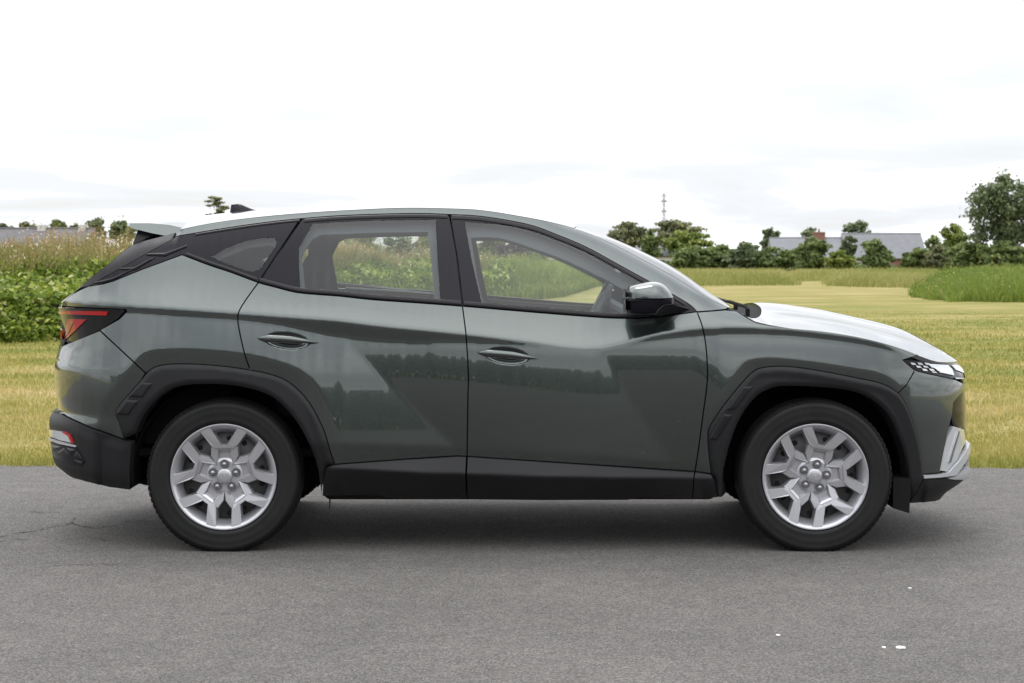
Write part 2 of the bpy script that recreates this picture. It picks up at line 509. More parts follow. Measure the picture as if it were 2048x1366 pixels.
ROAD_Y0, ROAD_Y1 = -39.0, 2.55
def road_edge(x):
    return ROAD_Y1 + 0.045 * np.sin(x * 1.3 + 0.5) + 0.03 * np.sin(x * 3.7) + 0.025 * np.sin(x * 9.1 + 1) + 0.02 * np.sin(x * 21 + 2) - 0.004 * x

def ground_z(x, y):
    s = np.clip((np.hypot(x, y) - 125) / 95.0, 0, 1); s = s * s * (3 - 2 * s)
    return -2.4 * s

def smooth_noise(x, y, seed=0):
    r = np.random.default_rng(seed)
    o = np.zeros_like(x, dtype=float)
    for k in range(14):
        a = r.uniform(0, 2 * math.pi); f = 2 ** r.uniform(-0.3, 2.2); p = r.uniform(0, 6.28)
        o = o + np.sin((x * math.cos(a) + y * math.sin(a)) * f + p) / (f ** 0.7)
    return o / 4.0

def build_ground():
    ax = np.concatenate([-np.geomspace(1600, 8, 34), np.linspace(-7, 7, 15), np.geomspace(8, 1600, 34)])
    ay = np.concatenate([-np.geomspace(1600, 8, 30), np.linspace(-7, 7, 15), np.geomspace(8, 1600, 40)])
    X, Y = np.meshgrid(ax, ay, indexing='ij')
    Z = ground_z(X, Y)
    V = np.stack([X, Y, Z], -1).reshape(-1, 3)
    n, m = X.shape
    i, j = np.meshgrid(np.arange(n - 1), np.arange(m - 1), indexing='ij')
    a = (i * m + j).ravel()
    F = np.stack([a, a + m, a + m + 1, a + 1], -1)
    tag(obj('ground', mesh_np('ground', V, F, True), M['lawn']), kind='structure')
build_ground()

def build_road():
    xs = np.arange(-60, 60.01, 0.15)
    b = MB()
    top = [(x, float(road_edge(np.array(x))), 0.012) for x in xs]
    bot = [(x, ROAD_Y0, 0.012) for x in xs]
    n = len(xs)
    V = bot + top + [(x, y + 0.02, -0.03) for x, y, z in top]
    F = [(k, k + 1, n + k + 1, n + k) for k in range(n - 1)] + [(n + k, n + k + 1, 2 * n + k + 1, 2 * n + k) for k in range(n - 1)]
    road = obj('road', mesh_np('road', V, F), M['asphalt'])
    tag(road, kind='structure')
    return road
road = build_road()
RZ = 0.012

def px_ground(px, py, z=0.0):
    d = (CAMZ - z) * FPX / (py - HY)
    return ((px - CX) / FPX * d, CAMY + d)

def px_at(px, py, d):
    """world point on the pixel's ray at distance d from the camera plane"""
    return ((px - CX) / FPX * d, CAMY + d, CAMZ - (py - HY) / FPX * d)

M['crack'] = plain('crack_shadow', (0.034, 0.032, 0.030), 0.95, spec=0.1)
def crack(pts, w, seed):
    r = random.Random(seed)
    P = []
    pts = [px_ground(*p) for p in pts]
    for (x0, y0), (x1, y1) in zip(pts[:-1], pts[1:]):
        L = math.hypot(x1 - x0, y1 - y0); n = max(2, int(L / 0.03))
        for k in range(n):
            t = k / n; P.append((x0 + (x1 - x0) * t + r.gauss(0, 0.008), y0 + (y1 - y0) * t + r.gauss(0, 0.012)))
    P.append(pts[-1])
    V = []; F = []
    for i, (x, y) in enumerate(P):
        ww = 1.25 * w * r.uniform(0.15, 1.0) * math.sin(math.pi * (i + 0.5) / len(P)) ** 0.4
        V += [(x, y - ww / 2, RZ + 0.003), (x, y + ww / 2, RZ + 0.003)]
        if i: F.append((2 * i - 2, 2 * i, 2 * i + 1, 2 * i - 1))
    obj('crack', mesh_np('crack', V, F), M['crack'], road)
crack([(-40, 1085), (40, 1072), (95, 1062), (140, 1052), (150, 1040)], 0.020, 1)
crack([(140, 1052), (190, 1062), (240, 1058), (262, 1048), (310, 1047)], 0.016, 2)
crack([(-30, 1092), (30, 1084), (60, 1086)], 0.010, 3)
crack([(175, 1080), (215, 1088), (250, 1080)], 0.011, 4)
crack([(60, 1140), (140, 1136), (280, 1134)], 0.007, 5)
crack([(60, 1028), (90, 1032), (120, 1030)], 0.012, 6)

M['fleck'] = plain('white_paint_chip', (0.75, 0.75, 0.73), 0.7)
for k, (px, py, s) in enumerate([(1801, 1303, 0.019), (1768, 1303, 0.010), (1556, 1278, 0.009), (1820, 1183, 0.009)]):
    x, y = px_ground(px, py); r = random.Random(k)
    pts = [(x + s * r.uniform(.5, 1) * math.cos(a), y + s * 1.4 * r.uniform(.5, 1) * math.sin(a)) for a in [i * 6.283 / 9 for i in range(9)]]
    b = MB().loft([[(p[0], p[1], RZ + 0.001) for p in pts], [(p[0] * .97 + x * .03, p[1] * .97 + y * .03, RZ + 0.004) for p in pts]])
    b.build('paint_fleck', M['fleck'], road)

# ================================================================== CAR: master body surface
def PXX(px, d): return (np.asarray(px, float) - CX) * d / FPX
def PXZ(py, d): return CAMZ - (np.asarray(py, float) - HY) * d / FPX
def line_fn(pts, d):
    p = np.array(pts, float)
    return pchip(PXX(p[:, 0], d), PXZ(p[:, 1], d))
DS = 8.49
zc_f = line_fn([(60, 603), (118, 605.6), (256, 611.5), (475, 626), (600, 635), (680, 641), (744, 649), (929, 667.5), (1060, 683), (1135, 692), (1190, 695),
                (1240, 687), (1310, 669), (1405, 656), (1480, 654), (1550, 656), (1677, 669), (1762, 685), (1830, 713), (1900, 735), (2000, 760)], DS)
zb_f = line_fn([(60, 590), (176, 560), (285, 538), (364, 530), (440, 543), (517, 565), (549, 573), (593, 584), (680, 591), (744, 599), (924, 612), (1085, 625.6), (1231, 634), (1314, 630), (1390, 619), (1500, 606)], 8.53)
ze_f = pchip([-2.30, -2.18, -2.13, -2.047, -1.957, -1.846, -1.76, -1.61, -1.522, -1.39, -1.276, -1.088, -0.777, -0.478, -0.22, 0.075, 0.304, 0.717, 0.94, 1.015,
              1.059, 1.107, 1.2056, 1.40, 1.546, 1.691, 1.79, 1.867, 1.968, 2.147, 2.3],
             [1.11, 1.122, 1.138, 1.178, 1.245, 1.328, 1.402, 1.448, 1.474, 1.502, 1.519, 1.54, 1.563, 1.575, 1.57, 1.53, 1.476, 1.272, 1.136, 1.106,
              1.078, 1.052, 1.034, 1.0154, 0.9925, 0.958, 0.928, 0.8994, 0.868, 0.847, 0.84])
trim_out = crv([(348, 473), (431.6, 459), (519.5, 446), (601.5, 437), (692, 430.3), (823.6, 426.5), (897, 428.5), (968, 433), (1056, 448.5), (1114, 469), (1173, 494), (1231.6, 526), (1290, 558), (1334, 582), (1378, 608), (1394, 623)])
_tp = np.array(trim_out)
zt_f = pchip(PXX(_tp[:, 0], 8.72 - 0.19 * np.clip((_tp[:, 0] - 1100) / 290, 0, 1)), PXZ(_tp[:, 1], 8.72 - 0.19 * np.clip((_tp[:, 0] - 1100) / 290, 0, 1)))
zd_f = line_fn([(0, 1000), (560, 1000), (600, 884), (642, 885), (911, 895), (1389, 931), (1424, 940), (1440, 1010), (2048, 1010)], DS)
A_f = pchip([-2.4, -1.9, -1.3, -0.8, 0.0, 0.6, 1.2, 1.6, 2.4], [0.865, 0.898, 0.922, 0.924, 0.919, 0.914, 0.916, 0.905, 0.86])
wb_f = pchip(PXX([100, 256, 475, 549, 622, 673, 797, 929, 1060, 1150, 1230, 1310, 1405, 1600, 1762, 1830], DS),
             np.array([14, 13.5, 12, 16, 26, 32, 28, 15, 5, 0.0, 2, 9, 14, 13, 10, 0.0]) / 443.0)

XG = np.arange(-2.40, 2.4001, 0.005)
ZG = np.arange(0.16, 1.70, 0.004)
def sstep(a, b, x):
    t = np.clip((x - a) / (b - a), 0, 1); return t * t * (3 - 2 * t)

def build_S():
    nx, nz = len(XG), len(ZG)
    zc = zc_f(XG); zb = zb_f(XG); ze = ze_f(XG); wb = wb_f(XG); zd = zd_f(XG); zt = zt_f(XG)
    zt = np.where(XG < -1.55, 0.55 * zb + 0.45 * ze, zt)
    T = np.zeros((nx, nz))
    zA = [(0.30, 1.2), (0.45, 1.6), (0.55, 2.1), (0.64, 2.8), (0.72, 3.9), (0.80, 5.4), (0.90, 8), (0.98, 10.5), (1.1, 12)]
    zB = [(0.30, -12), (0.45, -9), (0.60, -6.5), (0.70, -3.0), (0.78, 0.6), (0.84, 2.2), (0.90, 4.2), (0.97, 7.0), (1.1, 8)]
    zB2 = [(0.30, -5), (0.45, -3), (0.60, -1.0), (0.70, 1.0), (0.76, 2.2), (0.82, 3.6), (0.88, 5.2), (0.97, 7.5), (1.1, 8)]
    zC = [(0.30, -12), (0.45, -9), (0.60, -6.5), (0.72, -3.0), (0.80, -0.2), (0.86, 1.9), (0.91, 4.0), (0.96, 7.5), (1.1, 12)]
    zF = [(0.30, -6), (0.50, -3), (0.66, 0), (0.74, 2.5), (0.80, 4.5), (0.86, 7), (0.93, 10), (1.0, 13), (1.1, 16)]
    zQ = [(0.30, -9), (0.55, -8), (0.64, -5), (0.70, -1.5), (0.76, 2.5), (0.82, 5), (0.92, 8), (1.05, 10), (1.2, 12)]
    ev = lambda k: np.interp(ZG, [a for a, b in k], [b for a, b in k])
    tA, tB1, tB2, tC, tF, tQ = ev(zA), ev(zB), ev(zB2), ev(zC), ev(zF), ev(zQ)
    d1 = pchip(PXX([600, 692, 745, 800, 855, 911, 960], DS), PXZ([590, 686, 733, 786, 840, 893, 945], DS))
    d2 = pchip(PXX([1120, 1202, 1226, 1247, 1295, 1343, 1400], DS), PXZ([560, 705, 741, 776, 849, 922, 1010], DS))
    x1a, x1b = PXX(692, DS), PXX(911, DS); x2a, x2b = PXX(1202, DS), PXX(1343, DS)
    for i, x in enumerate(XG):
        wB = sstep(-0.55, 0.42, x); tB = tB1 * (1 - wB) + tB2 * wB
        if x <= x1a: low = tA.copy()
        elif x < x1b: low = np.where(ZG > d1(x), tB, tA)
        elif x <= x2a: low = tB.copy()
        elif x < x2b: low = np.where(ZG > d2(x), tC, tB)
        else: low = tC.copy()
        wq = sstep(-1.15, -1.75, x); low = low * (1 - wq) + tQ * wq
        wf = sstep(0.80, 1.0, x); low = low * (1 - wf) + tF * wf
        low = np.where(ZG < zd[i], -13.0, low)
        kz = [zc[i], max(zb[i], zc[i] + 0.03), max(zt[i], zb[i] + 0.05), max(ze[i], zt[i] + 0.06)]
        upA = np.interp(ZG, [kz[0], kz[0] + 0.03, kz[1], 0.5 * (kz[1] + kz[2]), kz[2], kz[3], kz[3] + 0.03], [38, 33, 22, 25, 34, 64, 68])
        upB = np.interp(ZG, [zc[i], max(ze[i], zc[i] + 0.03)], [26, 66])
        w = sstep(0.72, 0.98, x)
        up = upA * (1 - w) + upB * w
        tb = -9.0 if wb[i] > 0.001 else 8.0
        t = np.where(ZG >= zc[i], up, np.where(ZG >= zc[i] - wb[i], tb, low))
        T[i] = t
    T = gblur(T, 1.3, 1); T = gblur(T, 1.2, 0)
    dS = -np.tan(np.radians(np.clip(T, -40, 74))) * 0.004
    C = np.cumsum(dS, axis=1) - dS * 0.5
    S = np.zeros_like(C)
    for i in range(nx):
        S[i] = A_f(XG[i]) + C[i] - np.interp(zc[i], ZG, C[i])
    # pressed lip that turns in around both wheel arches
    Xm, Zm = np.meshgrid(XG, ZG, indexing='ij')
    for band in (ARCHBAND_R, ARCHBAND_F):
        p = np.array(band); line = np.stack([PXX(p[:, 0], DS), PXZ(p[:, 1], DS)], -1)
        poly = np.vstack([line, [[line[-1, 0], 0.0], [line[0, 0], 0.0]]])
        msk = (Xm > line[:, 0].min() - .05) & (Xm < line[:, 0].max() + .05) & (Zm < line[:, 1].max() + .05)
        d = dist_line(Xm[msk], Zm[msk], line) * in_poly(Xm[msk], Zm[msk], poly)
        dep = np.minimum(d, 0.085) * 0.24
        S[msk] -= dep
    S = gblur(S, 1.0, 1); S = gblur(S, 1.0, 0)
    return S

ARCHBAND_R = crv([(190, 850), (204, 812), (223.6, 780), (256, 740), (279, 714), (297, 703), (329, 699), (402, 699), (490, 707), (549, 720), (593, 736), (622, 758), (641, 784), (662, 840), (676, 900), (682, 960)], 4)
ARCHBAND_F = crv([(1406, 960), (1404, 880), (1410, 848), (1430, 812), (1454, 772), (1482, 731), (1503, 719), (1550, 716), (1635, 725.6), (1720, 740.5), (1771, 752), (1800, 775), (1825, 815), (1848, 880), (1860, 960)], 4)
S_GRID = build_S()

def bil(G, fx, fz):
    fx = np.clip(fx, 0, G.shape[0] - 1.001); fz = np.clip(fz, 0, G.shape[1] - 1.001)
    i = fx.astype(int); j = fz.astype(int); a = fx - i; b = fz - j
    if G.ndim == 3: a = a[..., None]; b = b[..., None]
    return (G[i, j] * (1 - a) * (1 - b) + G[i + 1, j] * a * (1 - b) + G[i, j + 1] * (1 - a) * b + G[i + 1, j + 1] * a * b)

NF, NR, XA, XB = 2.7, 2.6, 1.45, -1.45
LF, LR = 0.77 * NF, 0.75 * NR
xf_f = pchip([0.16, 0.223, 0.30, 0.335, 0.40, 0.466, 0.588, 0.709, 0.785, 0.85, 0.95, 1.2], [2.06, 2.10, 2.21, 2.225, 2.225, 2.222, 2.222, 2.213, 2.200, 2.168, 2.17, 2.17])
xr_f = pchip([0.16, 0.27, 0.333, 0.373, 0.485, 0.566, 0.628, 0.709, 0.819, 0.876, 0.933, 1.05, 1.133, 1.25], [-2.04, -2.09, -2.17, -2.21, -2.226, -2.230, -2.206, -2.220, -2.226, -2.212, -2.199, -2.192, -2.195, -2.195])
UG = np.arange(-3.40, XA + LF + 1e-6, 0.005)
def build_P():
    U, Z = np.meshgrid(UG, ZG, indexing='ij')
    xf = xf_f(ZG)[None, :]; xr = xr_f(ZG)[None, :]
    wf = np.clip((U - XA) / LF, 0, 1); sf = 1 - (1 - wf) ** NF
    wr = np.clip((XB - U) / LR, 0, 1); sr = 1 - (1 - wr) ** NR
    X = np.where(U > XA, XA + (xf - XA) * sf, np.where(U < XB, XB + (xr - XB) * sr, U))
    cap = (1 - sf ** NF) ** (1 / NF) * (1 - sr ** NR) ** (1 / NR)
    fx = (X - XG[0]) / 0.005; fz = (Z - ZG[0]) / 0.004
    Y = bil(S_GRID, fx, fz) * cap
    P = np.stack([X, -Y, Z], -1)
    Q = np.stack([gblur(gblur(P[..., k], 2.0, 0), 1.3, 1) for k in range(3)], -1)
    du = np.gradient(Q, axis=0); dz = np.gradient(Q, axis=1)
    N = np.cross(du, dz)
    N /= np.linalg.norm(N, axis=-1, keepdims=True) + 1e-12
    return P, N
P_GRID, N_GRID = build_P()
if N_GRID[len(UG) // 2, 100, 1] > 0: N_GRID = -N_GRID

def PN(u, z):
    fu = (np.asarray(u, float) - UG[0]) / 0.005; fz = (np.asarray(z, float) - ZG[0]) / 0.004
    p = bil(P_GRID, fu, fz); n = bil(N_GRID, fu, fz)
    n = n / (np.linalg.norm(n, axis=-1, keepdims=True) + 1e-12)
    return p, n

def proj(p):
    d = p[..., 1] - CAMY
    return CX + FPX * p[..., 0] / d, HY + FPX * (CAMZ - p[..., 2]) / d

_cu = np.arange(0, len(UG), 4); _cz = np.arange(0, len(ZG), 3)
_CP = P_GRID[np.ix_(_cu, _cz)].reshape(-1, 3); _CN = N_GRID[np.ix_(_cu, _cz)].reshape(-1, 3)
_CU = np.repeat(UG[_cu], len(_cz)); _CZ = np.tile(ZG[_cz], len(_cu))
_vis = ((_CP - np.array([0, CAMY, CAMZ])) * _CN).sum(1) < 0
_CU = _CU[_vis]; _CZ = _CZ[_vis]; _CPX, _CPY = proj(_CP[_vis])
def to_uz(px, py):
    k = np.argmin((_CPX - px) ** 2 + (_CPY - py) ** 2)
    u, z = _CU[k], _CZ[k]
    best = (1e9, u, z)
    for it in range(8):
        q = np.array([[u, z], [u + 1e-3, z], [u, z + 1e-3]])
        a, b = proj(PN(q[:, 0], q[:, 1])[0])
        ex, ey = px - a[0], py - b[0]
        if ex * ex + ey * ey < best[0]: best = (ex * ex + ey * ey, u, z)
        if ex * ex + ey * ey < 1e-3: break
        J = np.array([[a[1] - a[0], a[2] - a[0]], [b[1] - b[0], b[2] - b[0]]]) / 1e-3
        try: st = np.linalg.solve(J + np.eye(2) * 1e-6, [ex, ey])
        except np.linalg.LinAlgError: break
        st = np.clip(st, -0.05, 0.05)
        u += st[0]; z += st[1]
    return (best[1], best[2])
UF_END, UR_END = UG[-1], UG[0]
def x_to_u(x, z):
    if x > XA:
        s = min((x - XA) / (float(xf_f(z)) - XA), 1.0); return XA + LF * (1 - (1 - s) ** (1 / NF))
    if x < XB:
        s = min((XB - x) / (XB - float(xr_f(z))), 1.0); return XB - LR * (1 - (1 - s) ** (1 / NR))
    return x
def edge(x0, x1, n=30, dz=0.0):
    return [('uz', x_to_u(x, float(ze_f(x)) + dz), float(ze_f(x)) + dz) for x in np.linspace(x0, x1, n)]

def resolve(poly, step=14):
    out = []
    n = len(poly)
    for i in range(n):
        a = poly[i]; b = poly[(i + 1) % n]
        if isinstance(a[0], str): out.append((a[1], a[2]))
        else: out.append(to_uz(*a))
        if not isinstance(a[0], str) and not isinstance(b[0], str):
            L = math.hypot(b[0] - a[0], b[1] - a[1]); m = int(L // step)
            for k in range(1, m + 1):
                t = k / (m + 1); out.append(to_uz(a[0] + (b[0] - a[0]) * t, a[1] + (b[1] - a[1]) * t))
    return np.array(out)

def resample(loop, h):
    out = []
    n = len(loop)
    for i in range(n):
        a = loop[i]; b = loop[(i + 1) % n]
        L = np.hypot(*(b - a))
        if L < 1e-5: continue
        m = max(1, int(round(L / h)))
        for k in range(m): out.append(a + (b - a) * k / m)
    return np.array(out)

def inset(loop, g):
    n = len(loop)
    area = 0.5 * np.sum(loop[:, 0] * np.roll(loop[:, 1], -1) - np.roll(loop[:, 0], -1) * loop[:, 1])
    if area < 0: loop = loop[::-1]
    if g == 0: return loop
    d = np.roll(loop, -1, 0) - loop; d /= np.linalg.norm(d, axis=1, keepdims=True) + 1e-12
    nr = np.stack([-d[:, 1], d[:, 0]], -1)
    m = nr + np.roll(nr, 1, 0)
    L = (m * m).sum(1, keepdims=True)
    m = m * 2 / np.maximum(L, 0.6)
    return loop + m * g

def mirror_mesh(me, nm):
    V = np.zeros(len(me.vertices) * 3, np.float32); me.vertices.foreach_get('co', V); V = V.reshape(-1, 3).copy(); V[:, 1] *= -1
    F = [tuple(reversed(p.vertices)) for p in me.polygons]
    return V, F

FAR = []
def panel(name, poly, mat, parent, off=0.0, gap=0.003, h=0.013, holes=(), flange=0.016, pillow=None, custom=True, both=True, label=None, offf=None, back=False):
    """a body panel cut from the master surface; poly in photo pixels or ('uz',u,z)"""
    L0 = inset(resample(resolve(poly), h * 0.8), gap)
    hl = [inset(resample(resolve(hh), h * 0.8), -gap) for hh in holes]
    lo = L0.min(0); hi = L0.max(0)
    gx, gz = np.meshgrid(np.arange(lo[0], hi[0], h), np.arange(lo[1], hi[1], h), indexing='ij')
    gx = gx.ravel(); gz = gz.ravel()
    def inside(a, b):
        m = in_poly(a, b, L0)
        for q in hl: m &= ~in_poly(a, b, q)
        return m
    m = inside(gx, gz); gx = gx[m]; gz = gz[m]
    dd = dist_line(gx, gz, L0, True)
    for q in hl: dd = np.minimum(dd, dist_line(gx, gz, q, True))
    m = dd > h * 0.45; gx = gx[m]; gz = gz[m]
    loops = [L0] + hl
    pts = np.vstack(loops + [np.stack([gx, gz], -1)])
    if pillow:                                     # extra rings near the rim so the rounded edge resolves
        ex = []
        for q in loops[:1]:
            for f in (0.35, 0.75):
                r = inset(q, pillow[0] * f)
                k = inside(r[:, 0], r[:, 1]); r = r[k]
                if len(r):
                    k = dist_line(r[:, 0], r[:, 1], q, True) > pillow[0] * f * 0.8; ex.append(r[k])
        if ex:
            pts = np.vstack([pts] + ex)
    edges = []; base = 0
    for q in loops:
        n = len(q); edges += [(base + i, base + (i + 1) % n) for i in range(n)]; base += n
    vo, eo, fo, ov, oe, of = delaunay_2d_cdt([Vector(p) for p in pts], edges, [], 0, 1e-5)
    v2 = np.array([(p.x, p.y) for p in vo]); tri = np.array([f for f in fo if len(f) == 3])
    c = v2[tri].mean(1)
    e1 = v2[tri[:, 1]] - v2[tri[:, 0]]; e2 = v2[tri[:, 2]] - v2[tri[:, 0]]
    ar = np.abs(e1[:, 0] * e2[:, 1] - e1[:, 1] * e2[:, 0])
    lm = np.maximum((e1 ** 2).sum(1), (e2 ** 2).sum(1))
    tri = tri[inside(c[:, 0], c[:, 1]) & (ar > 0.012 * lm) & (ar > 1e-8)]
    used = np.unique(tri); rm = -np.ones(len(v2), int); rm[used] = np.arange(len(used)); v2 = v2[used]; tri = rm[tri]
    p, n = PN(v2[:, 0], v2[:, 1])
    db = dist_line(v2[:, 0], v2[:, 1], L0, True)
    for q in hl: db = np.minimum(db, dist_line(v2[:, 0], v2[:, 1], q, True))
    o = np.full(len(v2), off)
    if offf is not None: o = o + offf(p[:, 0], p[:, 2], db)
    if pillow: o = o - pillow[1] * (1 - np.clip(db / pillow[0], 0, 1)) ** 2
    V = p + n * o[:, None]
    # orientation
    t0 = V[tri]; fn = np.cross(t0[:, 1] - t0[:, 0], t0[:, 2] - t0[:, 0])
    flip = (fn * n[tri[:, 0]]).sum(1) < 0
    tri[flip] = tri[flip][:, ::-1]
    F = [tuple(int(i) for i in f) for f in tri]
    VN = n.copy()
    nV = [V]; nN = [VN]; cnt = len(V)
    if flange > 0:
        # boundary edges, oriented
        E = {}
        for f in F:
            for a, b in ((f[0], f[1]), (f[1], f[2]), (f[2], f[0])):
                if (b, a) in E: del E[(b, a)]
                else: E[(a, b)] = 1
        bv = sorted({i for e_ in E for i in e_}); mp = {b: k for k, b in enumerate(bv)}
        top = V[bv]; bot = V[bv] - n[bv] * flange
        sn = np.zeros_like(top)
        for a, b in E:
            t = V[b] - V[a]; q = np.cross(t, n[a]); q /= np.linalg.norm(q) + 1e-9
            sn[mp[a]] += q; sn[mp[b]] += q
        sn /= np.linalg.norm(sn, axis=1, keepdims=True) + 1e-9
        nV += [top, bot]; nN += [sn, sn]
        for a, b in E:
            F.append((cnt + mp[b], cnt + mp[a], cnt + len(bv) + mp[a], cnt + len(bv) + mp[b]))
    V = np.vstack(nV); VN = np.vstack(nN)
    res = []
    for side in ((0, 1) if both else (0,)):
        if side: V = V * [1, -1, 1]; VN = VN * [1, -1, 1]; F = [tuple(reversed(f)) for f in F]
        me = mesh_np(name, V, F, True)
        if custom: me.normals_split_custom_set_from_vertices([tuple(x) for x in VN.tolist()])
        par = parent if not isinstance(parent, (list, tuple)) else parent[side]
        ob = obj(name, me, mat, par)
        if label: ob['label'] = label[side] if isinstance(label, (list, tuple)) else label
        res.append(ob)
    return res

# ================================================================== CAR: outlines (photo pixels)
car = empty('car')
tag(car, 'dark grey-green SUV parked side-on across the asphalt, facing right', 'car')
belt = crv([(364, 509), (417, 529.4), (461, 544), (516.6, 564.6), (549, 573.5), (593, 584.5), (640, 589), (680, 592), (744.5, 599), (830, 605), (924, 612), (1000, 618.5), (1085, 625.6), (1160, 631.5), (1231.6, 636), (1300, 635), (1350, 629), (1394, 623)], 3)
def cut(c, x0, x1):
    """part of a left-to-right curve between two x, ends interpolated"""
    a = np.array(c); xs = a[:, 0]
    f = lambda x: (x, float(np.interp(x, xs, a[:, 1])))
    return [f(x0)] + [tuple(p) for p in a if x0 + 1 < p[0] < x1 - 1] + [f(x1)]
sill_top = [(669, 929), (810, 918.5), (913, 912), (934, 913), (1146, 927), (1389.6, 942.8), (1423, 947.8)]
arch_r_out = crv([(248, 878.6), (238, 845), (231.5, 825), (245, 803), (262, 784), (282, 761), (299, 741), (322, 731), (366, 728), (433.5, 731.5), (501, 740.6), (551, 752), (585, 770), (619, 806), (646, 857), (659, 899), (669, 929)], 3)
arch_r_in = crv([(263.5, 976), (262, 936), (268.5, 882), (282, 841.6), (305, 808), (334, 783), (366, 771), (416.7, 768), (467, 771), (514, 781), (551, 798), (585, 831.5), (612, 875), (632, 922), (640.6, 969.6), (643, 994)], 3)
arch_f_out = crv([(1423, 947.8), (1418, 905), (1416, 874), (1420, 853), (1448, 810.5), (1486, 764), (1507, 743), (1528.6, 735), (1571, 733), (1635, 741), (1720, 757.5), (1762, 767), (1796, 786), (1817, 821), (1834, 874), (1843, 925), (1845, 950)], 3)
arch_f_in = crv([(1444, 994), (1446, 942), (1461, 883), (1482, 832), (1512, 793.5), (1541, 777), (1571, 772), (1635, 774), (1698.5, 781), (1741, 797), (1775, 828), (1796, 870), (1811, 921), (1817, 1004)], 3)
seamBC = [(925, 613), (931.6, 663.6), (935.5, 720), (937, 760), (936, 784), (934, 913)]
seamFF = crv([(1394, 624), (1404.5, 652), (1412, 693), (1415, 745), (1412.7, 780), (1406, 830), (1396, 905), (1389.6, 943)], 3)
seamR = crv([(516.6, 565), (496, 593), (480, 618), (475.5, 635), (478.5, 661), (490, 711), (501, 741)], 3)
def up_to(c, x, left=True):
    return [p for p in c if (p[0] <= x if left else p[0] >= x)]
def sub_i(c, p0, p1):
    a = np.array(c); i = int(np.argmin(((a - p0) ** 2).sum(1))); j = int(np.argmin(((a - p1) ** 2).sum(1)))
    return c[i:j + 1] if i <= j else c[j:i + 1][::-1]
shut = [(1467, 617)]

def cup_px(px0, py0, px1, py1):
    cx, cy = (px0 + px1) / 2 - 2, (py0 + py1) / 2
    return [(cx + 44 * math.cos(q), cy + 1 + 17.5 * math.sin(q) + 4 * math.cos(q)) for q in [2 * math.pi * k / 36 for k in range(36)]]
HND_R = (515, 676, 637, 685); HND_F = (955, 705, 1077, 717)
# --- painted side panels
XS0 = -2.172
rq_poly = ([(176.7, 572), (206, 567.5), (226.5, 561.7), (285, 538)] + cut(belt, 364, 516.6) + seamR[1:]
           + sub_i(arch_r_out, (501, 740.6), (299, 741)) + [(291, 746), (199, 660), (238, 638), (253, 623), (251, 619), (180, 616), (127, 613)]
           + edge(-2.135, -2.06, 8, -0.002))
quarter = panel('rear_quarter_panel', rq_poly, M['paint'], car, h=0.0095, pillow=(0.004, 0.0015))
rd_poly = (cut(belt, 516.6, 924)[1:] + seamBC + [(913, 912), (810, 918.5), (669, 929)] + sub_i(arch_r_out, (669, 929), (501, 740.6)) + seamR[::-1])
rear_door = panel('rear_door', rd_poly, M['paint'], car, holes=[cup_px(*HND_R)], h=0.0095, pillow=(0.004, 0.0015))
fd_poly = (cut(belt, 926, 1394) + seamFF[1:] + [(1146, 927), (934, 913)] + seamBC[::-1][1:])
front_door = panel('front_door', fd_poly, M['paint'], car, holes=[cup_px(*HND_F)], h=0.0095, pillow=(0.004, 0.0015))
ff_poly = ([(1394, 624), (1425, 621.3), (1450, 619)] + edge(1.02, 1.86, 40, -0.002) + [(1806, 720), (1830, 740.5), (1813, 770), (1797, 786)]
           + sub_i(arch_f_out, (1796, 786), (1423, 947.8)) + [(1389.6, 943)] + seamFF[::-1][1:])
fender = panel('front_fender', ff_poly, M['paint'], car, h=0.0095, pillow=(0.004, 0.0015))
rs_poly = ([(349, 473)] + trim_out[1:] + [(1425, 621), (1452, 618)] + edge(0.985, -1.515, 170, -0.001) + [(379, 437)][:0])
roof_side = panel('roof_side_panel', rs_poly, M['paint'], car, gap=0.0015, flange=0.01)
rb_poly = ([(199, 661), (291, 746)] + sub_i(arch_r_out, (282, 761), (248, 878.6)) + [(181, 855), (140, 836), (116, 822), ('uz', UR_END + 0.9, 0.612), ('uz', UR_END, 0.60),
           ('uz', UR_END, 0.80), ('uz', UR_END + 0.85, 0.86), (112, 712), (121, 693), (160, 677)])
rear_bumper = panel('rear_bumper', rb_poly, M['paint'], car, h=0.0095, pillow=(0.004, 0.0015))
tg_poly = [('uz', UR_END, 1.118), ('uz', UR_END + 0.3, 1.118), ('uz', x_to_u(-2.17, 1.118), 1.118), ('uz', x_to_u(-2.15, 1.11), 1.105), ('uz', UR_END + 0.85, 0.87), ('uz', UR_END, 0.81)]
tailgate = panel('tailgate', tg_poly, M['paint'], car, gap=0.002)
fb_poly = ([(1830, 741), (1860, 748), (1911, 759), (1934, 770), (1930, 779), (1907, 806), (1904, 832), (1894, 874), (1881, 940), (1883, 946), (1845, 949)]
           + sub_i(arch_f_out, (1843, 925), (1797, 786)) + [(1813, 770)])
front_bumper = panel('front_bumper', fb_poly, M['paint'], car, h=0.0095, pillow=(0.004, 0.0015))

# --- dark backing behind the shut lines
bk = (cut(belt, 364, 1394) + [(1444, 626), (1463, 624)] + edge(1.03, 1.84, 20, -0.012) + [(1838, 735), (1800, 792)]
      + arch_f_in[::-1][6:] + [(1436, 990), (660, 990)] + arch_r_in[::-1][6:-6] + [(262, 850), (175, 840), (128, 800), (128, 640), (150, 600), (190, 575), (285, 542)])
panel('body_shell', bk, M['dark'], car, off=-0.020, gap=0, h=0.03, flange=0, custom=False)

